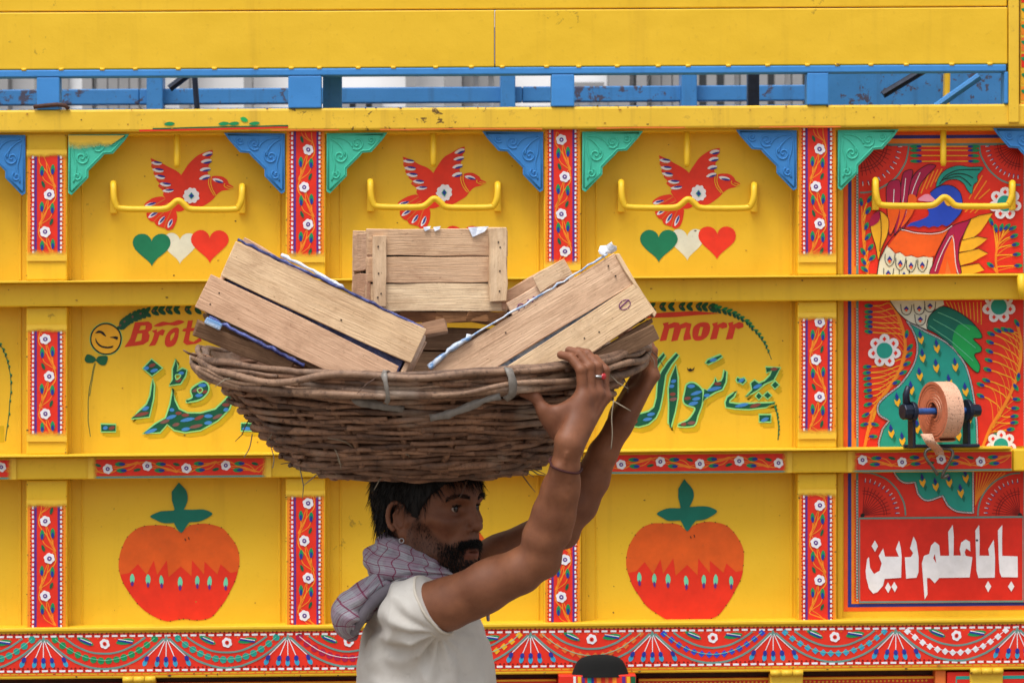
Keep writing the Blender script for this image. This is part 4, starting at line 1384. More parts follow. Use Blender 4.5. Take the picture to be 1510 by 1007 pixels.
b.build('base_plate', WIN, bevel=0.002)

# ------------------------------------------------------------------ knocks and chips in the enamel
chip = random.Random(42)
def chips(parent, y, n, fx, fy_, s0, s1, mats):
    P = Paint(y)
    for _ in range(n):
        x, r = fx(), fy_()
        sz = chip.uniform(s0, s1)
        k = chip.randint(5, 8)
        st = chip.uniform(0.5, 2.2)
        P.poly([(x + sz * st * chip.uniform(.5, 1.2) * cos(2 * pi * i2 / k), row(r, x) + sz * chip.uniform(.5, 1.2) * sin(2 * pi * i2 / k)) for i2 in range(k)], M[mats[chip.randint(0, len(mats) - 1)]], chip.randint(0, 3))
    o = P.build('paint_chips', parent)
    o['kind'] = 'stuff'
ux = lambda a, b: (lambda: chip.uniform(a, b))
M['chip_dark'] = plain('bare_rusty_steel', lin(92, 62, 40), 0.8, 0, 60, 0.4)
M['chip_ochre'] = plain('old_ochre_primer', lin(176, 122, 30), 0.7, 0, 60, 0.3)
chips(top_rail, -0.028, 34, ux(-200, 1480), ux(160, 189), 0.5, 1.7, ['chip_dark', 'chip_ochre', 'chip_ochre'])
chips(top_rail, -0.028, 40, ux(-200, 1480), ux(157.5, 160), 0.5, 1.5, ['chip_dark', 'chip_ochre'])
chips(WEB1, -0.018, 22, ux(-200, 1480), ux(414, 446), 0.4, 1.4, ['chip_dark', 'chip_ochre'])
chips(BASE, Y_BASE, 40, ux(-200, 1480), ux(986, 994), 0.5, 1.9, ['chip_dark', 'chip_ochre', 'chip_dark'])
for i2 in (2, 3, 4, 5):
    for rn, (ra, rb) in (('upper', (195, 405)), ('middle', (450, 662)), ('lower', (704, 918))):
        for xe in POSTS[i2]:
            chips(POST[i2, rn], Y_POST, 7, ux(xe - 1.6 + (2.4 if xe == POSTS[i2][0] else -1.0), xe + (2.6 if xe == POSTS[i2][0] else -0.6)), ux(ra, rb), 0.4, 1.2, ['chip_dark', 'chip_ochre'])
for (i2, rn), pan in PANEL.items():
    if 1 <= i2 <= 4:
        ra, rb = ROWS[rn]
        chips(pan, Y_PANEL, 12, ux(POSTS[i2][1] + 5, POSTS[i2 + 1][0] - 5), ux(ra + 8, rb - 8), 0.35, 1.3, ['chip_dark', 'chip_ochre', 'chip_ochre'])

# ------------------------------------------------------------------ basket
def willow_mat(name, ca, cb):
    m, t, b = new_mat(name)
    oi = t.nodes.new('ShaderNodeObjectInfo')
    v = coords(t)
    n1 = noise_tex(t, v, 16, 5, 0.65)
    c = mixc(t, ramp(t, n1, [(0.3, K0), (0.7, K1)]), ca, cb)
    n2 = noise_tex(t, v, 90, 5, 0.75)
    c = mixc(t, ramp(t, n2, [(0.5, K0), (0.72, K1)]), c, lin(80, 61, 50))
    g = mixc(t, oi.outputs['Random'], lin(255, 240, 228), lin(150, 132, 122))
    c = mixc(t, 1.0, c, g, 'MULTIPLY')
    n3 = noise_tex(t, v, 7, 3, 0.5)
    c = mixc(t, ramp(t, n3, [(0.56, K0), (0.68, (0.55, 0.55, 0.55, 1))]), c, lin(176, 158, 142))
    t.links.new(c, b.inputs['Base Color'])
    b.inputs['Roughness'].default_value = 0.6
    bump(t, b, n2, 0.6, 0.003)
    return m
M['willow'] = willow_mat('weathered_shaded_willow', lin(176, 140, 114), lin(112, 85, 68))  # darker and warmer: shading of the lower basket put into the colour
M['willow_rim'] = willow_mat('pale_rim_willow', lin(198, 170, 146), lin(134, 110, 92))  # rim kept lighter and greyer than the shaded rods below
M['strap_grey'] = plain('grey_plastic_strip', lin(140, 132, 124), 0.45, 0, 60, 0.55)
M['straw'] = plain('dry_straw', lin(150, 136, 116), 0.8, 0, 40, 0.3)

BC = at(622, 600, -2.5)
SB = 747.0
bz = lambda py: at(622, py, -2.5).z
PROF = [(-22, 16), (-18, 50), (-8, 84), (0, 112), (7, 150), (24, 186), (50, 216), (82, 245), (116, 272), (150, 297), (177, 313), (194, 320)]   # (height, radius) px
def prof(t):
    k = t * (len(PROF) - 1)
    i = min(int(k), len(PROF) - 2)
    f = k - i
    a, b, c, d = PROF[max(i - 1, 0)], PROF[i], PROF[i + 1], PROF[min(i + 2, len(PROF) - 1)]
    r = []
    for q in (0, 1):
        r.append(0.5 * (2 * b[q] + (c[q] - a[q]) * f + (2 * a[q] - 5 * b[q] + 4 * c[q] - d[q]) * f * f + (3 * b[q] - a[q] - 3 * c[q] + d[q]) * f ** 3))
    return r
# dome the floor of the basket up over the head
def bsurf(phi, t, out=0.0, up=0.0):
    h, r = prof(t)
    if t < 3 / 11:
        q = 1 - t / (3 / 11)
        h = 40 * q * q
    R = r / SB + out
    sg = sin(phi)
    z = bz(701) + h / SB + up
    k = max(0, (t - 0.2) / 0.8)
    z += -(0.060 if sg < 0 else 0.02) * abs(sg) ** 0.9 * k * k
    z += 0.004 * k * cos(phi + 0.4)
    lop = 1 + 0.012 * sin(2 * phi + 1) + 0.01 * sin(3 * phi)
    return Vector((BC.x + R * lop * cos(phi), -2.5 + R * 0.9 * lop * sg, z))

basket = empty('wicker_basket', (BC.x, -2.5, bz(695)), 'large round brown wicker basket full of crates carried on the head', 'basket')
NST = 22
wl = M['willow']
rnd = random.Random(3)
for k in range(NST):
    b = MB()
    ph = 2 * pi * (k + rnd.uniform(-.12, .12)) / NST
    b.tube([bsurf(ph + 0.02 * sin(j), 0.2 + 0.79 * j / 16, -0.002) for j in range(17)], 0.0062, wl, 6)
    b.build('basket_stake', basket, smooth=True)
# arclength table
ts, acc = [], [0.0]
for k in range(201):
    ts.append(k / 200)
for k in range(1, 201):
    acc.append(acc[-1] + (bsurf(0, ts[k]) - bsurf(0, ts[k - 1])).length)
def t_of(s):
    for k in range(1, 201):
        if acc[k] >= s:
            f = (s - acc[k - 1]) / max(acc[k] - acc[k - 1], 1e-9)
            return ts[k - 1] + f / 200
    return 1.0
total = acc[-1]
s, i = 0.05, 0
while s < total - 0.012:
    t = t_of(s)
    nrod = 3 if t > 0.3 else 1
    st = rnd.uniform(0, 2 * pi)
    for q in range(nrod):
        span = 2 * pi / nrod + rnd.uniform(0.12, 0.5)
        a0 = st + q * 2 * pi / nrod
        rad0 = rnd.uniform(0.0048, 0.0070) if t > 0.3 else 0.0062
        sd_ = rnd.uniform(0, 50)
        n = int(50 * span / 2.1) + 10
        path, rr = [], []
        wob = rnd.uniform(0.0025, 0.0045)
        for j in range(n + 1):
            u = j / n
            ph = a0 + span * u
            wv = cos(NST / 2 * ph + pi * i)
            nz = mnoise.noise(Vector((cos(ph) * 3 + sd_, sin(ph) * 3, i * 0.7)))
            nz2 = mnoise.noise(Vector((ph * 5 + sd_, 9.1, i * 1.3)))
            endo = 0.012 * max(0, (abs(u - .5) - .44) / .06) ** 2
            path.append(bsurf(ph, t, 0.0078 * wv + 0.003 * nz2 + endo, 0.0028 * cos(NST / 2 * ph * 0.5 + i * 1.1) + wob * (nz * 1.6 + 0.5 * nz2)))
            rr.append(rad0 * (0.72 + 0.45 * sin(pi * min(1, u * 1.1 + .12))) * (1 + 0.14 * nz2))
        b = MB()
        b.tube(path, rr, wl, 7)
        b.build('woven_rod', basket, smooth=True)
    s += rnd.uniform(0.0098, 0.0125) if t > 0.3 else 0.012
    i += 1
# added plain shell behind the weave, keeps light from showing through
b = MB()
b.grid([[bsurf(2 * pi * i2 / 72, 0.10 + 0.88 * j / 24, -0.012 + 0.002 * sin(i2 * 2.2 + j * 3.1)) for j in range(25)] for i2 in range(72)], wl, closed_u=True)
b.build('added_backing', basket, smooth=True)
# rim: a bundle of thick rods laid round the edge
for k in range(17):
    a0 = rnd.uniform(0, 2 * pi)
    span = rnd.uniform(3.2, 5.0)
    rad0 = rnd.uniform(0.0058, 0.0092)
    off = 2 * pi * k / 17 * 3
    sd_ = rnd.uniform(0, 60)
    path, rr = [], []
    n = 90
    for j in range(n + 1):
        u = j / n
        ph = a0 + span * u
        nz = mnoise.noise(Vector((cos(ph) * 2.2 + sd_, sin(ph) * 2.2, k)))
        nz2 = mnoise.noise(Vector((ph * 6 + sd_, 3.3, k)))
        an = off + 0.8 * sin(ph * 1.5 + k) + nz * 1.3
        path.append(bsurf(ph, 1.0, 0.004 + 0.0135 * cos(an) + 0.002 * nz2, -0.018 + 0.0205 * sin(an) + 0.003 * nz2))
        rr.append(rad0 * (0.6 + 0.5 * sin(pi * min(1, u + .1))) * (1 + .12 * nz2))
    b = MB()
    b.tube(path, rr, M['willow_rim'], 8)
    b.build('rim_rod', basket, smooth=True)
# lashings over the rim
def ribbon(name, pts, wd, mat, parent, nrm=Vector((0, -1, 0)), th=0.0015, smooth=True, jit=0.0):
    P_ = [Vector(p) for p in crs([tuple(p) for p in pts], 5, False)]
    L_ = []
    for i2, p in enumerate(P_):
        t = (P_[min(i2 + 1, len(P_) - 1)] - P_[max(i2 - 1, 0)]).normalized()
        sdv = t.cross(nrm).normalized()
        w_ = wd * (1 + jit * mnoise.noise(p * 60))
        L_.append([p - sdv * w_ / 2 + nrm * jit * .004 * mnoise.noise(p * 45), p + nrm * jit * .003 * mnoise.noise(p * 70), p + sdv * w_ / 2])
    b = MB()
    b.grid(L_, mat)
    return b.build(name, parent, smooth=smooth, solid=th)
def phi_px(px):
    c = max(-1, min(1, (px - 622) / 747.0 / 0.455 * 0.93))
    return -math.acos(c) if True else 0
for px, wd in ((566, 0.010), (752, 0.014)):
    ph = -math.acos((px - 622) / 780.0 / 0.455)
    ribbon('lashing', [bsurf(ph, 1.0, -0.02, 0.006), bsurf(ph, 1.0, 0.0, 0.009), bsurf(ph, 1.0, 0.020, 0.003), bsurf(ph + .01, 1.0, 0.0265, -0.018), bsurf(ph + .015, 1.0, 0.020, -0.042), bsurf(ph, 1.0, 0.0, -0.052)], wd, M['strap_grey'], basket, (bsurf(ph, 1, 1) - bsurf(ph, 1, 0)).normalized(), jit=0.5)
ribbon('plastic_strip', [at(634, 616, -2.845), at(660, 611, -2.858), at(690, 600, -2.868), at(715, 590, -2.872), at(738, 584, -2.868)], 0.014, M['strap_grey'], basket, jit=0.6)
ribbon('plastic_strip', [at(524, 585, -2.845), at(527, 591, -2.853), at(545, 595, -2.85), at(580, 601, -2.848), at(596, 603, -2.84)], 0.016, M['strap_grey'], basket, jit=0.6)
# loose straws and broken twigs
for k in range(44):
    ph = rnd.choice([rnd.uniform(-3.3, -2.5), rnd.uniform(-0.7, 0.2), rnd.uniform(-3.1, 0)])
    t = rnd.uniform(0.3, 1.0)
    p = bsurf(ph, t, 0.006)
    o_ = (bsurf(ph, t, 1) - bsurf(ph, t, 0)).normalized()
    d = (o_ * rnd.uniform(.3, 1) + Vector((rnd.uniform(-1, 1), rnd.uniform(-.4, .4), rnd.uniform(-1.2, .5)))).normalized()
    Ln = rnd.uniform(0.012, 0.045)
    q = p + d * Ln
    r = q + (d + Vector((rnd.uniform(-.4, .4), 0, rnd.uniform(-.5, .3)))).normalized() * Ln * .6
    b = MB()
    b.tube([p - d * .006, (p + q) / 2 + Vector((0, 0, .003)), q, r], [0.0014, 0.0013, 0.0011, 0.0006], M['straw'] if rnd.random() < .35 else wl, 4)
    b.build('twig', basket, smooth=True)
b = MB()
b.tube([at(310, 527, -2.55), at(292, 525, -2.58), at(278, 521, -2.6), at(270, 516, -2.6)], [0.0035, 0.003, 0.0024, 0.0015], wl, 6)
b.build('twig', basket, smooth=True)
for pts in (((905, 590, -2.80), (902, 615, -2.81), (903, 640, -2.815), (901, 662, -2.812)), ((906, 592, -2.80), (920, 600, -2.81), (930, 606, -2.8)), ((955, 520, -2.63), (964, 530, -2.64), (966, 542, -2.64)), ((372, 640, -2.6), (368, 660, -2.62), (360, 674, -2.62)), ((400, 660, -2.66), (404, 676, -2.67), (402, 690, -2.67))):
    b = MB()
    b.tube([at(*p) for p in crs(pts, 4, False)], 0.0011, M['straw'], 4)
    b.build('straw', basket, smooth=True)

# ------------------------------------------------------------------ crates
def wood_mat(name, ca, cb, cc):
    m, t, b = new_mat(name)
    oi = t.nodes.new('ShaderNodeObjectInfo')
    cx = t.nodes.new('ShaderNodeCombineXYZ')
    mu = t.nodes.new('ShaderNodeMath')
    mu.operation = 'MULTIPLY'
    mu.inputs[1].default_value = 37.0
    t.links.new(oi.outputs['Random'], mu.inputs[0])
    for q in range(3):
        t.links.new(mu.outputs[0], cx.inputs[q])
    v = coords(t, (4, 90, 90), loc=cx.outputs[0])
    g1 = noise_tex(t, v, 1.0, 5, 0.6, 0.9)
    c = mixc(t, ramp(t, g1, [(0.3, K0), (0.7, K1)]), ca, cb)
    v2 = coords(t, (14, 320, 320), loc=cx.outputs[0])
    g2 = noise_tex(t, v2, 1.0, 3, 0.7)
    c = mixc(t, ramp(t, g2, [(0.45, K0), (0.8, (0.4, 0.4, 0.4, 1))]), c, cc)
    v3 = coords(t, (11, 22, 22), loc=cx.outputs[0])
    st = noise_tex(t, v3, 1.0, 6, 0.75, 0.6)
    c = mixc(t, ramp(t, st, [(0.44, K0), (0.72, (0.7, 0.7, 0.7, 1))]), c, cc)
    sp = noise_tex(t, v3, 9.0, 4, 0.8)
    c = mixc(t, ramp(t, sp, [(0.62, K0), (0.70, (0.7, 0.7, 0.7, 1))]), c, lin(124, 86, 62))
    tint = mixc(t, oi.outputs['Random'], lin(255, 250, 240), lin(228, 208, 196))
    c = mixc(t, 1.0, c, tint, 'MULTIPLY')
    t.links.new(c, b.inputs['Base Color'])
    b.inputs['Roughness'].default_value = 0.8
    b.inputs['Specular IOR Level'].default_value = 0.2
    bump(t, b, g2, 0.9, 0.002)
    return m
M['wood'] = wood_mat('raw_crate_wood', lin(240, 216, 184), lin(222, 194, 160), lin(180, 148, 120))
M['wood_pink'] = wood_mat('pinkish_crate_wood', lin(234, 204, 178), lin(214, 180, 154), lin(172, 138, 114))
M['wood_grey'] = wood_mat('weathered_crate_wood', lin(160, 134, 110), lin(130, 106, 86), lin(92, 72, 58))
M['card'] = wood_mat('brown_cardboard', lin(150, 108, 74), lin(126, 88, 60), lin(90, 60, 40))
def plastic_mat(name, a, c_, rough=0.28):
    m, t, b = new_mat(name)
    v = coords(t)
    c = mixc(t, ramp(t, noise_tex(t, v, 22, 4, 0.6, 1.5), [(0.42, K0), (0.6, K1)]), a, c_)
    t.links.new(c, b.inputs['Base Color'])
    b.inputs['Roughness'].default_value = rough
    bump(t, b, noise_tex(t, v, 60, 4, 0.6, 1.0), 0.8, 0.004)
    return m
M['lining'] = plastic_mat('blue_printed_plastic', lin(40, 44, 96), lin(86, 96, 160))
M['lining_pale'] = plastic_mat('pale_printed_plastic', lin(206, 214, 226), lin(96, 140, 190))
M['paper'] = plastic_mat('white_paper', lin(228, 230, 236), lin(190, 196, 210), 0.7)
M['stamp'] = plain('purple_ink', lin(128, 60, 120), 0.8, 0, 80, 0.5)
M['nail'] = plain('nail_rust', lin(58, 42, 34), 0.6, 0.4)

wr = random.Random(11)
def plank(parent, c, size, mat, rot=None, name='plank', jit=0.0034, warp=0.0026):
    """one sawn board: long axis X; centre and turn in the crate's own frame"""
    lx, ly, lz = size
    me = MB()
    nx = 4
    ring = []
    jj = [[wr.uniform(-jit, jit) for _ in range(3)] for _ in range((nx + 1) * 4)]
    wy, wz = wr.uniform(-warp, warp), wr.uniform(-warp, warp)
    for i2 in range(nx + 1):
        u = i2 / nx - .5
        rg = []
        for q, (sy, sz) in enumerate(((-1, -1), (1, -1), (1, 1), (-1, 1))):
            j = jj[i2 * 4 + q]
            endx = 1 if i2 in (0, nx) else 0.3
            rg.append((u * lx + j[0] * endx, sy * ly / 2 + wy * 4 * u * u + j[1] * .25, sz * lz / 2 + wz * 4 * u * u + j[2] * .5))
        ring.append(rg)
    me.grid(ring, mat, closed_v=True)
    me.face(ring[0][::-1], mat)
    me.face(ring[-1], mat)
    o = me.build(name, None, bevel=0.0012, seg=1)
    o.parent = parent
    o.location = c
    if rot:
        o.rotation_euler = rot
    return o

def nails(parent, pts, r=0.0017):
    for p in pts:
        p = (p[0] + wr.uniform(-.005, .005), p[1], p[2] + wr.uniform(-.005, .005))
        b = MB()
        b.tube([Vector(p) + Vector((0, -0.0012, 0)), Vector(p) + Vector((0, 0.002, 0))], r, M['nail'], 7)
        o = b.build('nail', None)
        o.parent = parent

def crate_root(px, py, y, roty, rotx, rotz, label, H, D):
    """px, py: where the middle of the crate's front side stands in the picture"""
    R = Matrix.Rotation(rad(rotz), 3, 'Z') @ Matrix.Rotation(rad(roty), 3, 'Y') @ Matrix.Rotation(rad(rotx), 3, 'X')
    loc = at(px, py, y) - R @ Vector((0, -D / 2, H / 2))
    e = empty('wooden_crate', loc, label, 'crate', 'wooden crates in the basket')
    e.rotation_euler = R.to_euler()
    return e

def crumple(parent, pts, r, mat, name='lining_edge', seed=0):
    P_ = crs(pts, 8, False)
    path, rr = [], []
    for i2, p in enumerate(P_):
        n_ = mnoise.noise(Vector((i2 * .35 + seed, seed, 0)))
        n2_ = mnoise.noise(Vector((i2 * .9 + seed, seed, 5)))
        path.append((p[0], p[1] + .004 * n_, p[2] + .004 * n2_))
        rr.append(max(.0015, r * (1 + .6 * n_ + .3 * n2_)))
    b = MB()
    b.tube(path, rr, mat, 6)
    o = b.build(name, None, smooth=True)
    o.parent = parent
    return o

def box_part(parent, c, size, mat, name):
    b = MB()
    b.box((0, 0, 0), size, mat)
    o = b.build(name, None, bevel=0.002)
    o.parent = parent
    o.location = c
    return o

# upright crate at the back
W_, H_, D_ = 0.283, 0.166, 0.20
cr = crate_root(644, 398, -2.40, 0.3, 0, 9, 'pale wooden crate standing upright in the middle of the basket', H_, D_)
fy = -D_ / 2
for z, h in ((H_ - 0.0275, 0.054), (H_ - 0.0835, 0.050), (0.028, 0.056)):
    plank(cr, (0, fy, z), (W_, 0.006, h), M['wood'])
    plank(cr, (0, -fy, z), (W_, 0.006, h), M['wood'])
plank(cr, (-W_ / 2 + 0.024, fy - 0.009, H_ / 2 - 0.002), (0.138, 0.011, 0.027), M['wood'], (0, rad(90), 0), 'batten')
plank(cr, (W_ / 2 - 0.019, fy - 0.009, H_ / 2 + 0.010), (0.146, 0.010, 0.037), M['wood'], (0, rad(90), 0), 'batten')
for sx in (-1, 1):
    for z, h in ((H_ - 0.04, 0.074), (0.043, 0.080)):
        plank(cr, (sx * (W_ / 2 - 0.004), 0.003, z - 0.006 * (sx < 0)), (D_ + 0.01, 0.009, h), M['wood_pink'], (0, 0, rad(90)), 'end_board')
box_part(cr, (0, 0, H_ / 2 - 0.006), (W_ - 0.03, D_ - 0.03, H_ - 0.03), M['black'], 'crate_fill')  # plain black block, the dark of the crate's inside put into colour
for k in range(3):
    plank(cr, (0, -0.06 + k * 0.06, -0.003), (W_ - 0.02, 0.052, 0.006), M['wood_pink'], None, 'bottom_board')
for x, z, rx_, l_, mt in ((-0.03, -0.012, 12, 0.09, 'card'), (0.05, -0.010, -6, 0.11, 'card'), (0.10, -0.014, 8, 0.08, 'card')):
    plank(cr, (x, fy + 0.004, z), (l_, 0.004, 0.024), M[mt], (rad(rx_), rad(rx_ * .5), 0), 'torn_card', 0.006)
nails(cr, [(W_ / 2 - .016, fy - .0145, z) for z in (.04, .085, .13, .135)] + [(-W_ / 2 + .024, fy - .0152, z) for z in (.03, .038, .075, .125)])
for x, s_ in ((0.085, 0.022), (-0.02, 0.008), (0.0, 0.008)):
    b = MB()
    b.face([(x - s_, fy - .005, H_ + .002), (x + s_ * .9, fy - .006, H_ + .004), (x + s_ * .5, fy - .008, H_ - s_ * .3), (x - s_ * .6, fy - .007, H_ - s_ * .8)], M['paper'])
    o = b.build('paper_scrap', None, solid=0.001)
    o.parent = cr

def slanted(px, py, y, roty, rotx, rotz, label, LW, H, D, seed, split, lin_m, flip):
    cr = crate_root(px, py, y, roty, rotx, rotz, label, H, D)
    fy = -D / 2
    g = 0.007
    plank(cr, (0, fy, split + g / 2 + (H - split - g / 2) / 2), (LW, 0.007, H - split - g / 2), M['wood_pink' if flip else 'wood'], (0, rad(0.5 if flip else -0.6), 0), jit=0.003)
    plank(cr, (0.004 if flip else -0.016, fy, (split - g / 2) / 2), (LW - 0.004, 0.007, split - g / 2), M['wood' if flip else 'wood_pink'], (0, rad(-0.8 if flip else 0.7), 0), jit=0.003)
    plank(cr, (0, -fy, H * .74), (LW, 0.007, H * .46), M['wood_pink'])
    plank(cr, (0, -fy, H * .25), (LW, 0.007, H * .46), M['wood_pink'])
    for sx in (-1, 1):
        plank(cr, (sx * (LW / 2 - 0.005), 0, H * .5), (D - 0.008, 0.009, H * .97), M['wood_pink'], (0, 0, rad(90)), 'end_board')
    for k in range(3):
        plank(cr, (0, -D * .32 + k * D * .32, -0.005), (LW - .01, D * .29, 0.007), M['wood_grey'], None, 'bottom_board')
    box_part(cr, (0, 0.004, H * .5), (LW - 0.03, D - 0.022, H - .012), M[lin_m], 'plastic_lining')
    return cr, fy

crL, fy = slanted(463, 474, -2.70, 25.8, -5, -3, 'slanted wooden crate leaning down to the right at the left side of the basket', 0.405, 0.150, 0.20, 1, 0.074, 'lining', False)
crumple(crL, [(-0.20, fy - .002, .154), (-0.1, fy - .003, .154), (0, fy - .003, .155), (.1, fy - .003, .154), (.2, fy - .002, .152)], 0.0032, M['lining'], seed=2)
crumple(crL, [(-0.185, fy - .001, -.004), (-0.12, fy - .002, -.006), (-.03, fy - .003, -.008), (.02, fy, -.01)], 0.0038, M['lining'], seed=6)
b = MB()
b.box((-0.172, fy - .004, -0.012), (0.034, .01, .014), M['lining_pale'])
o = b.build('lining_edge', None, bevel=0.003)
o.parent = crL
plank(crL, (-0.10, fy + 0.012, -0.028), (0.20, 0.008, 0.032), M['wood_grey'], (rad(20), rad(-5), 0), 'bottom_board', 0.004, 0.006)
plank(crL, (-0.135, 0.105, 0.155), (0.15, 0.007, 0.034), M['wood_pink'], (0, rad(6), 0), 'top_board', 0.004)
nails(crL, [(-.19, fy - .004, z) for z in (.02, .05, .1, .13)] + [(.19, fy - .004, z) for z in (.09, .13)] + [(.05, fy - .004, .1)])
crumple(crL, [(-0.13, .10, .178), (-.06, .1, .176), (0.01, .1, .172)], 0.0035, M['paper'], seed=8)

crR, fy = slanted(797, 504, -2.68, -31.2, -4, 4, 'slanted wooden crate rising to the right at the right side of the basket', 0.425, 0.142, 0.20, 4, 0.070, 'lining_pale', True)
crumple(crR, [(-0.21, fy - .004, .146), (-.1, fy - .006, .150), (.0, fy - .005, .148), (.1, fy - .003, .147), (.2, fy - .002, .147)], 0.0020, M['lining_pale'], seed=12)
crumple(crR, [(-0.21, fy - .008, .140), (-.16, fy - .009, .149), (-.11, fy - .008, .150)], 0.0052, M['lining_pale'], seed=15)
plank(crR, (0.2145, fy + .02, .068), (0.140, 0.008, 0.05), M['wood'], (rad(90), rad(90), 0), 'batten')
plank(crR, (0.10, fy + 0.010, -0.021), (0.20, 0.008, 0.034), M['wood_grey'], (rad(16), rad(3), 0), 'bottom_board', 0.004, 0.004)
nails(crR, [(.19, fy - .004, z) for z in (.02, .05, .1, .125)] + [(-.05, fy - .004, .12), (.08, fy - .004, .03), (.11, fy - .004, .032)])
b = MB()
b.grid([[(0.20 + .018 * u + .003 * sin(v * 5), fy + .002 + .008 * sin(u * 3 + v), .145 + .016 * v + .004 * cos(u * 4)) for v in (0, .4, .8, 1.2)] for u in (-.6, -.1, .5, 1.1)], M['paper'])
o = b.build('paper_scrap', None, smooth=True, solid=0.0012)
o.parent = crR
b = MB()
for k in range(8):
    a = k * 0.8
    b.tube([(0.176 + .012 * cos(a), fy - .0056, .046 + .009 * sin(a)), (0.176 + .012 * cos(a + .7), fy - .0056, .046 + .009 * sin(a + .7))], 0.0009, M['stamp'], 4)
b.tube([(.165, fy - .0056, .046), (.188, fy - .0056, .050)], 0.0012, M['stamp'], 4)
o = b.build('ink_stamp', None)
o.parent = crR

crS = crate_root(800, 424, -2.43, -29, 0, 6, 'small end of a wooden crate with purple stamp behind the right crate', 0.07, 0.1)
plank(crS, (-0.028, -0.05, 0.024), (0.105, 0.007, 0.040), M['wood_pink'])
plank(crS, (0.026, -0.056, 0.048), (0.072, 0.007, 0.034), M['wood'], None)
plank(crS, (-0.0, 0.05, 0.03), (0.16, 0.007, 0.06), M['wood_pink'])
box_part(crS, (-0.01, 0.0, 0.0), (0.13, 0.085, 0.05), M['card'], 'crate_fill')
for q in range(2):
    b = MB()
    if q == 0:
        b.tube([(-0.058 + .007 * cos(a), -.0556, .022 + .007 * sin(a)) for a in [k * .63 for k in range(11)]], 0.0012, M['stamp'], 4)
    else:
        b.tube([(-.044, -.0556, .022), (-.038, -.0556, .028), (-.032, -.0556, .02), (-.026, -.0556, .028), (-.018, -.0556, .022)], 0.0016, M['stamp'], 4)
    o = b.build('ink_stamp', None)
    o.parent = crS
# crate lying low between the others
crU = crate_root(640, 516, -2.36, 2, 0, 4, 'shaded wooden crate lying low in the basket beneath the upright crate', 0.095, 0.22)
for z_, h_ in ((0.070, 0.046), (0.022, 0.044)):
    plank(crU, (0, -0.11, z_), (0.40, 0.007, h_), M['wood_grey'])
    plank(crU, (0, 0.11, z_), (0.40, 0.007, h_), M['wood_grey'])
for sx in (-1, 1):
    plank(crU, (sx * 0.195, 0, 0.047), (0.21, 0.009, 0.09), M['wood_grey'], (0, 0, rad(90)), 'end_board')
box_part(crU, (0, 0, 0.045), (0.37, 0.195, 0.075), M['card'], 'crate_fill')
# loose slat lying between the crates
o = None
sl_ = MB()
slat = empty('loose_slat', at(600, 492, -2.55), 'broken dark slat lying between the crates inside the basket', 'slat')
plank(slat, (0, 0, 0), (0.16, 0.05, 0.008), M['wood_grey'], (rad(30), rad(-12), 0), 'plank')

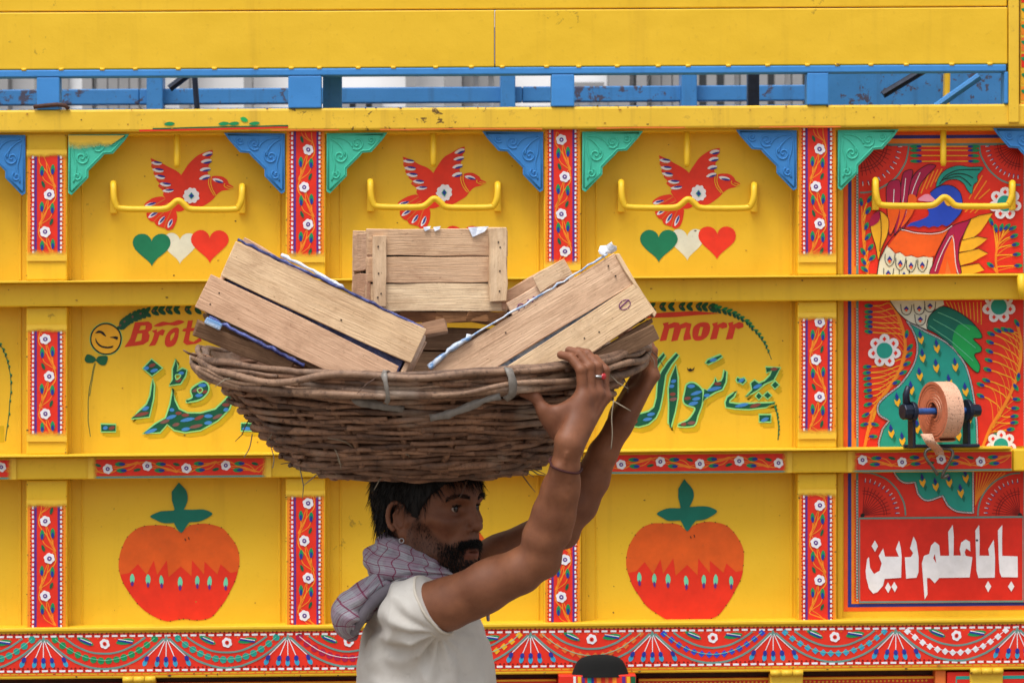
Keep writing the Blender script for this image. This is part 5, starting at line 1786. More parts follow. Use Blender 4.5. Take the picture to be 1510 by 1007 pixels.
# ------------------------------------------------------------------ the man: distance fields meshed into smooth skins
class Field:
    def __init__(s, lo, hi, h):
        s.lo, s.h = np.array(lo, dtype=np.float32), h
        s.n = [int(math.ceil((b - a) / h)) + 1 for a, b in zip(lo, hi)]
        s.D = np.full(s.n, 0.05, dtype=np.float32)
    def block(s, lo, hi, mg):
        i0 = [max(0, int((lo[q] - mg - s.lo[q]) / s.h)) for q in range(3)]
        i1 = [min(s.n[q], int((hi[q] + mg - s.lo[q]) / s.h) + 2) for q in range(3)]
        if any(a >= b for a, b in zip(i0, i1)):
            return None, None
        ax = [s.lo[q] + s.h * np.arange(i0[q], i1[q], dtype=np.float32) for q in range(3)]
        X, Y, Z = np.meshgrid(*ax, indexing='ij', sparse=True)
        return tuple(slice(a, b) for a, b in zip(i0, i1)), (X, Y, Z)
    def blend(s, sl, d, k, op):
        a = s.D[sl]
        if op == 'add':
            h = np.clip(0.5 + 0.5 * (a - d) / k, 0, 1)
            s.D[sl] = a + (d - a) * h - k * h * (1 - h)
        else:
            d = -d
            h = np.clip(0.5 - 0.5 * (a - d) / k, 0, 1)
            s.D[sl] = a + (d - a) * h + k * h * (1 - h)
    def rc(s, a, b, r1, r2, k=0.01, op='add', plane=None):
        a, b = np.array(a, dtype=np.float32), np.array(b, dtype=np.float32)
        R = max(r1, r2)
        sl, P = s.block(np.minimum(a, b) - R, np.maximum(a, b) + R, k + 4 * s.h)
        if sl is None:
            return
        ab = b - a
        q = [P[i] - a[i] for i in range(3)]
        t = np.clip((q[0] * ab[0] + q[1] * ab[1] + q[2] * ab[2]) / max(float(ab @ ab), 1e-9), 0, 1)
        d = np.sqrt((q[0] - t * ab[0]) ** 2 + (q[1] - t * ab[1]) ** 2 + (q[2] - t * ab[2]) ** 2) - (r1 + (r2 - r1) * t)
        if plane is not None:
            p0, nn = plane
            d = np.maximum(d, (P[0] - p0[0]) * nn[0] + (P[1] - p0[1]) * nn[1] + (P[2] - p0[2]) * nn[2])
        s.blend(sl, d.astype(np.float32), k, op)
    def chain(s, pts, rr, k=0.01):
        for i in range(len(pts) - 1):
            s.rc(pts[i], pts[i + 1], rr[i], rr[i + 1], k)
    def el(s, c, r, k=0.01, op='add', ax=None, fn=None):
        c = np.array(c, dtype=np.float32)
        R = max(r)
        ext = np.array([R, R, R]) if ax is not None else np.array(r)
        sl, P = s.block(c - ext, c + ext, k + 4 * s.h)
        if sl is None:
            return
        q = [P[i] - c[i] for i in range(3)]
        if ax is not None:
            q = [q[0] * a[0] + q[1] * a[1] + q[2] * a[2] for a in ax]
        k0 = np.sqrt((q[0] / r[0]) ** 2 + (q[1] / r[1]) ** 2 + (q[2] / r[2]) ** 2)
        k1 = np.sqrt((q[0] / r[0] ** 2) ** 2 + (q[1] / r[1] ** 2) ** 2 + (q[2] / r[2] ** 2) ** 2) + 1e-9
        d = k0 * (k0 - 1) / k1
        if fn is not None:
            d = fn(d, q)
        s.blend(sl, d.astype(np.float32), k, op)
    def mesh(s):
        D = s.D
        ins = D < 0
        c = np.zeros([n - 1 for n in s.n], dtype=np.uint8)
        for i in (0, 1):
            for j in (0, 1):
                for k in (0, 1):
                    c += ins[i:s.n[0] - 1 + i, j:s.n[1] - 1 + j, k:s.n[2] - 1 + k]
        act = np.argwhere((c > 0) & (c < 8))
        idx = np.full(c.shape, -1, dtype=np.int32)
        idx[act[:, 0], act[:, 1], act[:, 2]] = np.arange(len(act))
        off = np.array([[i, j, k] for i in (0, 1) for j in (0, 1) for k in (0, 1)])
        val = np.stack([D[act[:, 0] + o[0], act[:, 1] + o[1], act[:, 2] + o[2]] for o in off], 1)
        sm, cnt = np.zeros((len(act), 3)), np.zeros(len(act))
        for a in range(8):
            for b in range(a + 1, 8):
                if np.abs(off[a] - off[b]).sum() == 1:
                    va, vb = val[:, a], val[:, b]
                    mk = (va < 0) != (vb < 0)
                    t = np.where(mk, va / np.where(mk, va - vb, 1), 0)[:, None]
                    sm += np.where(mk[:, None], off[a] + t * (off[b] - off[a]), 0)
                    cnt += mk
        V = (act + sm / cnt[:, None]) * s.h + s.lo
        Fs = []
        for ax in range(3):
            u, w_ = (ax + 1) % 3, (ax + 2) % 3
            lo_ = [slice(None)] * 3
            hi_ = [slice(None)] * 3
            lo_[ax], hi_[ax] = slice(0, -1), slice(1, None)
            A, B = ins[tuple(lo_)], ins[tuple(hi_)]
            e = np.argwhere(A != B)
            e = e[(e[:, u] > 0) & (e[:, w_] > 0) & (e[:, u] < s.n[u] - 1) & (e[:, w_] < s.n[w_] - 1)]
            fl = A[e[:, 0], e[:, 1], e[:, 2]]
            q = []
            for du, dw in ((-1, -1), (0, -1), (0, 0), (-1, 0)):
                cc = e.copy()
                cc[:, u] += du
                cc[:, w_] += dw
                q.append(idx[cc[:, 0], cc[:, 1], cc[:, 2]])
            q = np.stack(q, 1)
            q[~fl] = q[~fl][:, ::-1]
            Fs.append(q)
        return V, np.concatenate(Fs)

def np_mesh(name, V, Fc, mat, parent, smooth=True):
    me = bpy.data.meshes.new(name)
    me.vertices.add(len(V))
    me.vertices.foreach_set('co', np.asarray(V, dtype=np.float32).ravel())
    n = Fc.shape[1]
    me.loops.add(Fc.size)
    me.loops.foreach_set('vertex_index', Fc.astype(np.int32).ravel())
    me.polygons.add(len(Fc))
    me.polygons.foreach_set('loop_start', np.arange(0, Fc.size, n, dtype=np.int32))
    me.polygons.foreach_set('use_smooth', np.full(len(Fc), smooth))
    me.update(calc_edges=True)
    me.validate()
    me.materials.append(mat)
    o = bpy.data.objects.new(name, me)
    COL.objects.link(o)
    if parent is not None:
        set_parent(o, parent)
    return o

def relax(V, Fc, it=2, lam=0.5):
    E = np.concatenate([Fc[:, [0, 1]], Fc[:, [1, 2]], Fc[:, [2, 3]], Fc[:, [3, 0]]])
    for _ in range(it):
        sm = np.zeros_like(V)
        ct = np.zeros(len(V))
        for q in range(3):
            sm[:, q] = np.bincount(E[:, 0], V[E[:, 1], q], len(V)) + np.bincount(E[:, 1], V[E[:, 0], q], len(V))
        ct = np.bincount(E[:, 0], minlength=len(V)) + np.bincount(E[:, 1], minlength=len(V))
        V = V + lam * (sm / np.maximum(ct, 1)[:, None] - V)
    return V

def normals(o):
    me = o.data
    a = np.zeros(len(me.vertices) * 3, dtype=np.float32)
    me.vertices.foreach_get('normal', a)
    return a.reshape(-1, 3)

# materials of the man
def skin_mat():
    m, t, b = new_mat('brown_skin')
    at_ = t.nodes.new('ShaderNodeAttribute')
    at_.attribute_name = 'tint'
    v = coords(t)
    n1 = noise_tex(t, v, 22, 5, 0.6)
    c = mixc(t, ramp(t, n1, [(0.3, K0), (0.7, K1)]), lin(146, 94, 65), lin(116, 71, 48))
    c = mixc(t, ramp(t, noise_tex(t, v, 7, 3, 0.6), [(0.35, K0), (0.7, (0.55, 0.55, 0.55, 1))]), c, lin(104, 62, 44))
    n2 = noise_tex(t, v, 160, 4, 0.7)
    c = mixc(t, ramp(t, n2, [(0.55, K0), (0.8, (0.4, 0.4, 0.4, 1))]), c, lin(106, 62, 44))
    c = mixc(t, 1.0, c, at_.outputs['Color'], 'MULTIPLY')
    t.links.new(c, b.inputs['Base Color'])
    b.inputs['Roughness'].default_value = 0.54
    b.inputs['Specular IOR Level'].default_value = 0.35
    b.inputs['Subsurface Weight'].default_value = 0.12
    b.inputs['Subsurface Radius'].default_value = (0.01, 0.004, 0.002)
    b.inputs['Subsurface Scale'].default_value = 0.5
    mx = t.nodes.new('ShaderNodeMath')
    mx.operation = 'MULTIPLY_ADD'
    t.links.new(noise_tex(t, coords(t, (1, 1, 0.5)), 75, 3, 0.6), mx.inputs[0])
    mx.inputs[1].default_value = 1.6
    t.links.new(noise_tex(t, v, 420, 3, 0.7), mx.inputs[2])
    bump(t, b, mx.outputs[0], 0.3, 0.0014)
    return m
M['skin'] = skin_mat()
def hair_mat():
    m, t, b = new_mat('black_hair')
    b.inputs['Base Color'].default_value = (0.006, 0.005, 0.005, 1)
    b.inputs['Roughness'].default_value = 0.55
    b.inputs['Specular IOR Level'].default_value = 0.25
    v = coords(t, (300, 300, 40))
    bump(t, b, noise_tex(t, v, 1, 3, 0.6), 0.6, 0.002)
    return m
M['hair'] = hair_mat()
def cloth_mat(name, rgb, dk, weave=900):
    m, t, b = new_mat(name)
    v = coords(t)
    c = mixc(t, ramp(t, noise_tex(t, v, 9, 5, 0.65), [(0.35, K0), (0.75, K1)]), rgb, dk)
    c = mixc(t, ramp(t, noise_tex(t, v, 60, 4, 0.7), [(0.58, K0), (0.8, (0.45, 0.45, 0.45, 1))]), c, tuple(x * .75 for x in dk[:3]) + (1,))
    t.links.new(c, b.inputs['Base Color'])
    b.inputs['Roughness'].default_value = 0.9
    b.inputs['Specular IOR Level'].default_value = 0.1
    b.inputs['Sheen Weight'].default_value = 0.15
    wr_ = noise_tex(t, coords(t, (1, 1, 0.6)), 14, 2, 0.5, 1.0)
    b1 = bump(t, b, wr_, 0.3, 0.012)
    b2 = t.nodes.new('ShaderNodeBump')
    b2.inputs['Strength'].default_value = 0.35
    b2.inputs['Distance'].default_value = 0.001
    t.links.new(noise_tex(t, v, weave, 2, 0.5), b2.inputs['Height'])
    t.links.new(b1.outputs[0], b2.inputs['Normal'])
    t.links.new(b2.outputs[0], b.inputs['Normal'])
    return m
M['shirt'] = cloth_mat('cream_cotton', lin(204, 200, 194), lin(188, 182, 175))
M['hem'] = cloth_mat('cream_hem', lin(208, 200, 188), lin(190, 182, 168))
M['trousers'] = cloth_mat('grey_cotton', lin(120, 116, 112), lin(96, 92, 90))
M['leather'] = plain('brown_leather', lin(70, 48, 36), 0.6)
def plaid_mat():
    m, t, b = new_mat('checked_scarf')
    uv = t.nodes.new('ShaderNodeUVMap')
    sp = t.nodes.new('ShaderNodeSeparateXYZ')
    t.links.new(uv.outputs[0], sp.inputs[0])
    c = mixc(t, noise_tex(t, coords(t), 30, 4, 0.6), lin(180, 179, 186), lin(150, 149, 158))
    def math1(op, a, v=None, v2=None):
        n = t.nodes.new('ShaderNodeMath')
        n.operation = op
        for i, x in enumerate((a, v, v2)):
            if x is None:
                continue
            if hasattr(x, 'is_output'):
                t.links.new(x, n.inputs[i])
            else:
                n.inputs[i].default_value = x
        return n.outputs[0]
    def line(axis, period, wd, ph, col, amt, c):
        f = math1('FRACT', math1('MULTIPLY_ADD', sp.outputs[axis], 1 / period, ph))
        ln = math1('LESS_THAN', f, wd / period)
        return mixc(t, math1('MULTIPLY', ln, amt), c, col)
    c = line(0, 0.042, 0.016, 0.3, lin(150, 110, 134), 0.3, c)
    c = line(1, 0.042, 0.016, 0.1, lin(150, 110, 134), 0.3, c)
    c = line(1, 0.007, 0.0016, 0.0, lin(120, 96, 120), 0.45, c)
    c = line(0, 0.026, 0.0020, 0.0, lin(128, 40, 78), 0.85, c)
    c = line(1, 0.026, 0.0020, 0.55, lin(128, 40, 78), 0.85, c)
    t.links.new(c, b.inputs['Base Color'])
    b.inputs['Roughness'].default_value = 0.9
    b.inputs['Specular IOR Level'].default_value = 0.1
    bump(t, b, noise_tex(t, coords(t), 55, 4, 0.65, 1.6), 0.55, 0.006)
    return m
M['scarf'] = plaid_mat()
M['scarf_edge'] = cloth_mat('scarf_dark_edge', lin(120, 114, 122), lin(86, 80, 90))
M['eye_white'] = plain('eye_white', lin(150, 132, 122), 0.25, 0, 80, 0.1, 0.0)
M['iris'] = plain('dark_iris', lin(26, 15, 10), 0.12, 0, 80, 0.1, 0.0)
M['silver'] = plain('silver', lin(190, 190, 192), 0.3, 0.9, 40, 0.2)
M['gem'] = plain('red_stone', lin(190, 40, 50), 0.15, 0, 40, 0.2)
M['thread'] = plain('dark_red_thread', lin(70, 22, 22), 0.85, 0, 300, 0.5)

man = empty('person', (at(622, 800, -2.5).x, -2.5, 0), 'bearded man in cream t-shirt and checked scarf carrying the basket on his head', 'person')
HC = at(630, 764, -2.5)
HY = rad(38)
HF = Vector((cos(HY), -sin(HY), 0))
HL = Vector((sin(HY), cos(HY), 0))
HU = Vector((0, 0, 1))
HAX = [tuple(HF), tuple(HL), tuple(HU)]
def H(f, l, u):
    return HC + HF * f + HL * l + HU * u

lo = (at(560, 500, -2.2).x - 0.14, -2.98, 1.15)
hi = (at(985, 500, -2.2).x, -2.18, 1.95)
B = Field(lo, hi, 0.0026)
# skull and face
B.el(H(-0.002, 0, 0.048), (0.104, 0.077, 0.092), 0.01, ax=HAX)
B.el(H(0.046, 0, 0.002), (0.068, 0.064, 0.092), 0.03, ax=HAX)
B.el(H(0.072, 0, 0.058), (0.040, 0.056, 0.036), 0.02, ax=HAX)
for s_ in (-1, 1):
    B.rc(H(0.008, s_ * 0.056, -0.052), H(0.082, s_ * 0.014, -0.092), 0.020, 0.017, 0.03)
    B.rc(H(0.006, s_ * 0.060, 0.0), H(0.008, s_ * 0.056, -0.052), 0.014, 0.020, 0.02)
    B.el(H(0.076, s_ * 0.046, -0.006), (0.020, 0.018, 0.014), 0.02, ax=HAX)
    B.rc(H(0.018, s_ * 0.064, -0.002), H(0.07, s_ * 0.050, -0.004), 0.008, 0.011, 0.016)
    B.rc(H(0.098, s_ * 0.020, -0.022), H(0.088, s_ * 0.033, -0.052), 0.009, 0.008, 0.008)
    B.rc(H(0.1010, s_ * 0.006, 0.039), H(0.089, s_ * 0.048, 0.043), 0.0115, 0.010, 0.014)
for s_ in (-1, 1):
    B.el(H(0.064, s_ * 0.074, -0.036), (0.034, 0.019, 0.026), 0.018, 'sub', HAX)
B.el(H(0.094, 0, -0.090), (0.022, 0.026, 0.020), 0.018, ax=HAX)
B.el(H(0.088, 0, -0.052), (0.029, 0.032, 0.030), 0.02, ax=HAX)
for s_ in (-1, 1):
    B.el(H(0.112, s_ * 0.033, 0.022), (0.021, 0.0225, 0.0135), 0.014, 'sub', HAX)
    B.el(H(0.0860, s_ * 0.033, 0.0225), (0.0150, 0.0165, 0.0130), 0.005, ax=HAX)
    B.el(H(0.1015, s_ * 0.0345, 0.0212), (0.0105, 0.0145, 0.0052), 0.002, 'sub', HAX)
B.rc(H(0.101, 0, 0.032), H(0.1235, 0, -0.008), 0.0080, 0.0098, 0.010)
B.el(H(0.1235, 0, -0.0145), (0.0120, 0.0105, 0.0090), 0.006, ax=HAX)
for s_ in (-1, 1):
    B.el(H(0.1095, s_ * 0.0150, -0.0185), (0.0120, 0.0068, 0.0085), 0.003, ax=HAX)
    B.el(H(0.119, s_ * 0.0075, -0.0275), (0.0060, 0.0042, 0.0045), 0.003, 'sub', HAX)
for (r_, u_, k_, f0) in ((0.0068, -0.0570, 0.005, 0.1125), (0.0080, -0.0695, 0.006, 0.1105)):
    pts = [H(f0 - 0.0135 * abs(q) ** 2, q * 0.024, u_ - (0.004 * abs(q) if u_ > -0.06 else -0.003 * abs(q))) for q in (-1, -.5, 0, .5, 1)]
    for q in range(4):
        e = (0.5, 0.85, 1.0, 0.85, 0.5)
        B.rc(pts[q], pts[q + 1], r_ * e[q], r_ * e[q + 1], k_)
B.el(H(0.119, 0, -0.0632), (0.010, 0.021, 0.0016), 0.003, 'sub', HAX)
# ears
for s_ in (-1, 1):
    c0 = (-0.004, s_ * 0.0775, 0.002)
    ring = []
    for q in range(15):
        a = rad(-60 + 300 * q / 14)
        fx = -cos(a + 1.5) * 0.0 + (-0.019 * cos(a - pi * 0.0))
        ring.append((c0[0] - 0.006 + 0.0185 * cos(a + pi * .02), c0[1] + s_ * (0.006 - 0.006 * cos(a)), c0[2] + 0.004 + 0.029 * sin(a)))
    B.el(H(c0[0] - 0.004, c0[1] - s_ * 0.001, c0[2] - 0.002), (0.0175, 0.0052, 0.030), 0.005, ax=HAX)
    for q in range(len(ring) - 1):
        B.rc(H(*ring[q]), H(*ring[q + 1]), 0.0046, 0.0046, 0.003)
    B.el(H(c0[0] + 0.004, c0[1] + s_ * 0.007, c0[2] - 0.004), (0.0095, 0.0065, 0.014), 0.005, 'sub', HAX)
    B.el(H(c0[0] - 0.006, c0[1] + s_ * 0.009, c0[2] + 0.014), (0.010, 0.004, 0.010), 0.004, 'sub', HAX)
    for a4, b4 in (((-0.004, 0.018), (-0.014, 0.008)), ((-0.014, 0.008), (-0.012, -0.010)), ((-0.012, -0.010), (-0.004, -0.020))):
        B.rc(H(c0[0] + a4[0], c0[1] + s_ * 0.006, c0[2] + a4[1]), H(c0[0] + b4[0], c0[1] + s_ * 0.006, c0[2] + b4[1]), 0.0030, 0.0030, 0.003)
    B.el(H(0.010, s_ * 0.0800, -0.004), (0.0048, 0.0046, 0.0075), 0.004, ax=HAX)
    B.el(H(0.000, s_ * 0.0805, -0.0275), (0.0085, 0.0050, 0.0095), 0.005, ax=HAX)
# neck and trunk
B.rc(H(-0.018, 0, -0.03), at(610, 872, -2.5), 0.056, 0.062, 0.03)
NS, FS = at(613, 904, -2.675), at(655, 870, -2.315)
B.rc(at(608, 868, -2.5), NS, 0.045, 0.045, 0.03)
B.rc(at(608, 868, -2.5), FS, 0.045, 0.045, 0.03)
B.el(at(626, 970, -2.5), (0.105, 0.165, 0.16), 0.03)
# near arm
NE, NW = at(797, 820, -2.775), at(839, 655, -2.852)
def mixp(a, b, t):
    return a + (b - a) * t
B.chain([NS, at(660, 890, -2.70), at(716, 866, -2.735), at(767, 842, -2.762), NE], [0.055, 0.0500, 0.0465, 0.0420, 0.0390], 0.010)
B.el(mixp(NS, NE, .60) + Vector((.0, -.008, .004)), (0.055, 0.034, 0.0335), 0.014, ax=[tuple((NE - NS).normalized()), (0, -1, 0), tuple((NE - NS).normalized().cross(Vector((0, -1, 0))))])
B.el(mixp(NS, NE, .45) + Vector((.012, .0, -.016)), (0.070, 0.034, 0.0335), 0.016, ax=[tuple((NE - NS).normalized()), (0, -1, 0), tuple((NE - NS).normalized().cross(Vector((0, -1, 0))))])
B.el(at(808, 834, -2.765), (0.021, 0.021, 0.021), 0.016)
B.chain([NE, at(802, 793, -2.785), at(815, 757, -2.80), at(825, 721, -2.82), at(833, 690, -2.838), NW], [0.0390, 0.0405, 0.0385, 0.0335, 0.0275, 0.0245], 0.008)
B.rc(at(833, 790, -2.79), at(846, 712, -2.83), 0.010, 0.009, 0.022)
B.rc(at(790, 790, -2.80), at(822, 690, -2.86), 0.010, 0.006, 0.014)
B.el(at(853, 660, -2.85), (0.008, 0.010, 0.010), 0.012)
for vp in (((812, 745, -2.838), (822, 715, -2.853), (831, 690, -2.864), (836, 668, -2.876)), ((828, 770, -2.826), (836, 735, -2.845), (841, 700, -2.860))):
    vq = [at(*p) for p in crs(vp, 3, False)]
    for i2 in range(len(vq) - 1):
        B.rc(vq[i2], vq[i2 + 1], 0.0018, 0.0018, 0.006)
# far arm
FE, FW = at(822, 778, -2.33), at(913, 628, -2.37)
B.chain([FS, mixp(FS, FE, .5), FE], [0.054, 0.047, 0.040], 0.02)
B.chain([FE, at(851, 742, -2.335), at(872, 706, -2.345), at(889, 668, -2.36), FW], [0.040, 0.0415, 0.036, 0.029, 0.0250], 0.010)
B.el(at(836, 790, -2.33), (0.022, 0.022, 0.022), 0.018)

# hands closed on the rim
def find_phi(px, lo_, hi_):
    for _ in range(40):
        mid = (lo_ + hi_) / 2
        p = bsurf(mid, 1.0)
        d = p - CAMP
        x = 755 + FPX * d.dot(RGT) / d.dot(FWD)
        if x < px:
            lo_ = mid
        else:
            hi_ = mid
    return mid
def hand(Bf, phi, wrist, offs, mirror, thumb, lean=0.0, wide=0.0205, drop=0.0):
    Rm = bsurf(phi, 1.0, 0.004, -0.014)
    n = (bsurf(phi, 1.0, 1.0) - bsurf(phi, 1.0, 0.0)).normalized()
    n.z = 0
    n.normalize()
    tau = (bsurf(phi + .02, 1.0) - bsurf(phi - .02, 1.0))
    tau.z *= 0.6
    tau.normalize()
    up = Vector((0, 0, 1))
    info = []
    mcps = []
    for k, (o_, ln, r_) in enumerate(zip(offs, (0.97, 1.06, 1.0, 0.82), (0.0100, 0.0103, 0.0098, 0.0086))):
        sag_ = 0.008 * (k == 3) + 0.003 * (k == 0)
        base = Rm + tau * o_ * (1.0)
        # follow the curve of the rim
        rm2 = bsurf(phi + o_ / 0.43, 1.0, 0.004, -0.014)
        base = base * .4 + rm2 * .6
        mcp = base + n * 0.046 + up * (-0.042 - sag_ - drop) + tau * (-o_ * .10)
        pip = base + n * 0.046 + up * (0.010 * ln - sag_)
        dip = base + n * 0.026 + up * (0.034 * ln - sag_ * .6) + tau * lean * .6
        tip = base + n * 0.004 + up * (0.040 * ln - sag_) + tau * lean
        Bf.rc(mcp, pip, r_ * 1.06, r_ * 1.0, 0.0025)
        Bf.rc(pip, dip, r_ * 1.02, r_ * .92, 0.002)
        Bf.rc(dip, tip, r_ * .93, r_ * .80, 0.002)
        Bf.el(pip, (r_ * 1.13,) * 3, 0.002)
        mcps.append(mcp)
        info.append((mcp, pip, dip, tip, r_))
    for k, mcp in enumerate(mcps):
        st_ = wrist + (mcp - wrist) * .12 + tau * (offs[k] * .45)
        Bf.rc(st_, mcp, 0.0165, 0.0118, 0.012)
        Bf.el(mcp + n * .0045, (0.0105,) * 3, 0.005)
        Bf.rc(wrist + (mcp - wrist) * .3 + n * .013 + tau * offs[k] * .3, mcp + n * .0075, 0.0035, 0.0045, 0.005)
    Bf.rc(wrist, mixp(wrist, (mcps[1] + mcps[2]) / 2, .5), 0.023, 0.020, 0.016)
    Bf.chain(thumb, [0.0150, 0.0125, 0.0105, 0.0084], 0.007)
    Bf.rc(thumb[0], mcps[0], 0.0135, 0.012, 0.014)
    Bf.rc(mixp(thumb[0], thumb[1], .5), mixp(wrist, mcps[0], .8), 0.012, 0.012, 0.018)
    Bf.rc(mixp(thumb[0], thumb[1], .8), mixp(wrist, mcps[0], .9), 0.008, 0.010, 0.016)
    return info, tau, n
PHN = find_phi(846, -1.5, -0.3)
yR = bsurf(PHN, 1.0).y
infoN, tauN, nN = hand(B, PHN, NW, (-0.0325, -0.0108, 0.0112, 0.0330), 1, [at(822, 636, yR - 0.040), at(801, 604, yR - 0.052), at(789, 585, yR - 0.050), at(770, 579, yR - 0.042)], lean=-0.009)
PHF = 0.36
infoF, tauF, nF = hand(B, PHF, FW, (0.033, 0.0115, -0.0100, -0.0300), -1, [at(908, 622, -2.345), at(912, 604, -2.315), at(918, 590, -2.295), at(925, 580, -2.28)], lean=0.0)
V, Fc = B.mesh()
V = relax(V, Fc, 2, 0.45)
body = np_mesh('body', V, Fc, M['skin'], man)
NB = normals(body)
loc = V - np.array(HC)
fl, ll, ul = loc @ np.array(HF), loc @ np.array(HL), loc @ np.array(HU)
tint = np.ones((len(V), 4), dtype=np.float32)
def nz_(a, b, c):
    return np.sin(a * 1.0) * np.sin(b * 1.3 + 1) * np.sin(c * 0.9 + 2)
near_head = (np.abs(ll) < 0.09) & (fl < 0.15) & (fl > -0.14) & (ul > -0.125) & (ul < 0.17)
def shade(mask, rgb):
    w_ = np.clip(mask, 0, 1)[:, None]
    tint[:, :3] = tint[:, :3] * (1 - w_) + np.array(rgb) * tint[:, :3] * w_
def sstep(a, b, x):
    t = np.clip((x - a) / (b - a), 0, 1)
    return t * t * (3 - 2 * t)
# shaven and bearded skin, lips, weathered cheeks, darker hands
ub = np.where((np.abs(ll) > 0.0215) & (fl > 0.075), -0.046, 0) + np.where((np.abs(ll) > 0.0215) & (fl > 0.075), 0.0, 1.0) * np.interp(fl, [0.0, 0.02, 0.036, 0.042, 0.06, 0.085, 0.10, 0.13], [-0.030, -0.01, 0.018, 0.0, -0.034, -0.052, -0.068, -0.074])
beard_w = sstep(0.010, -0.006, ul - ub) * (fl > 0.01) * near_head
must = sstep(0.0105, 0.005, np.abs(ul + 0.0450 + 0.20 * np.maximum(0, np.abs(ll) - 0.012))) * (np.abs(ll) < 0.033) * (fl > 0.085) * near_head
lips = ((np.abs(ll) < 0.023) & (fl > 0.098) & (ul < -0.050) & (ul > -0.0775)) * near_head
shade(beard_w * (1 - lips) * 0.55, (0.35, 0.33, 0.33))
shade(must * 0.6, (0.35, 0.33, 0.33))
shade(lips * 0.8, (0.78, 0.52, 0.55))
shade(sstep(0.03, 0.0, np.sqrt((fl - 0.075) ** 2 + (np.abs(ll) - 0.048) ** 2 + (ul + 0.012) ** 2)) * 0.5 * near_head, (1.15, 0.95, 0.85))
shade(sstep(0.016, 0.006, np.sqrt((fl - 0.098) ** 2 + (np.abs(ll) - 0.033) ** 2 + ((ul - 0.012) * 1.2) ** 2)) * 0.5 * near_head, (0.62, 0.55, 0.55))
shade(near_head * 0.8, (0.80, 0.76, 0.74))  # whole head tinted darker, the basket's shade put into the skin colour
hm = sstep(0.12, 0.07, np.linalg.norm(V - np.array(infoN[1][0]), axis=1))
shade(hm * 0.5, (0.85, 0.8, 0.78))
ca = body.data.color_attributes.new('tint', 'FLOAT_COLOR', 'POINT')
ca.data.foreach_set('color', tint.ravel())

# eyes
for s_ in (-1, 1):
    b = MB()
    c = H(0.0866, s_ * 0.033, 0.0218)
    gaze = (HF * 1.0 - HL * 0.10 + HU * 0.02).normalized()
    ga, gb_ = gaze.orthogonal().normalized(), None
    gb_ = gaze.cross(ga)
    rings = []
    for i2 in range(13):
        th = pi * i2 / 12
        rings.append([c + (gaze * cos(th) + (ga * cos(2 * pi * k / 16) + gb_ * sin(2 * pi * k / 16)) * sin(th)) * 0.0128 for k in range(16)])
    b.grid(rings, M['eye_white'], closed_v=True)
    eo = b.build('eye', man, smooth=True)
    b = MB()
    rings = []
    for i2 in range(6):
        th = 0.56 * i2 / 5
        rings.append([c + (gaze * cos(th) + (ga * cos(2 * pi * k / 16) + gb_ * sin(2 * pi * k / 16)) * sin(th)) * 0.01315 for k in range(16)])
    b.grid(rings, M['iris'], closed_v=True)
    b.build('iris', eo, smooth=True)

# ------------------------------------------------------------------ hair and beard
hr = np.random.RandomState(5)
HB = Field([HC.x - 0.16, HC.y - 0.16, HC.z - 0.09], [HC.x + 0.17, HC.y + 0.16, HC.z + 0.17], 0.003)
def hair_cut(d, q):
    f, l, u = q[0] - 0.002, q[1], q[2] + 0.05
    fb = np.interp(u, [-0.035, -0.02, 0.0, 0.03, 0.05, 0.068, 0.085], [0.012, 0.018, 0.030, 0.048, 0.064, 0.088, 0.16]).astype(np.float32)
    d = np.maximum(d, (f - fb) * 0.8)
    lb = np.interp(f, [-0.13, -0.05, -0.02, 0.0, 0.02, 0.05], [-0.036, -0.040, -0.030, -0.025, -0.026, -0.03]).astype(np.float32)
    d = np.maximum(d, (lb - u) * 0.9)
    ear = np.sqrt(((f + 0.006) / 0.027) ** 2 + ((u - 0.000) / 0.037) ** 2) - 1.0
    d = np.maximum(d, np.where(np.abs(l) > 0.05, -ear * 0.028, -0.1))
    return d
HB.el(H(-0.004, 0, 0.051), (0.1175, 0.0885, 0.1010), 0.004, ax=HAX, fn=lambda d, q: hair_cut(d, [q[0] - 0.004 + 0.002, q[1], q[2] + 0.0]) )
Vh, Fh = HB.mesh()
Vh = relax(Vh, Fh, 1, 0.5)
nzv = np.array([mnoise.noise(Vector((p[0] * 90, p[1] * 90, p[2] * 25))) for p in Vh])
cen = np.array(H(-0.002, 0, 0.04))
dirv = (Vh - cen) / np.linalg.norm(Vh - cen, axis=1)[:, None]
Vh = Vh + dirv * (nzv * 0.0035)[:, None]
hair = np_mesh('hair', Vh, Fh, M['hair'], man)
NH = normals(hair)

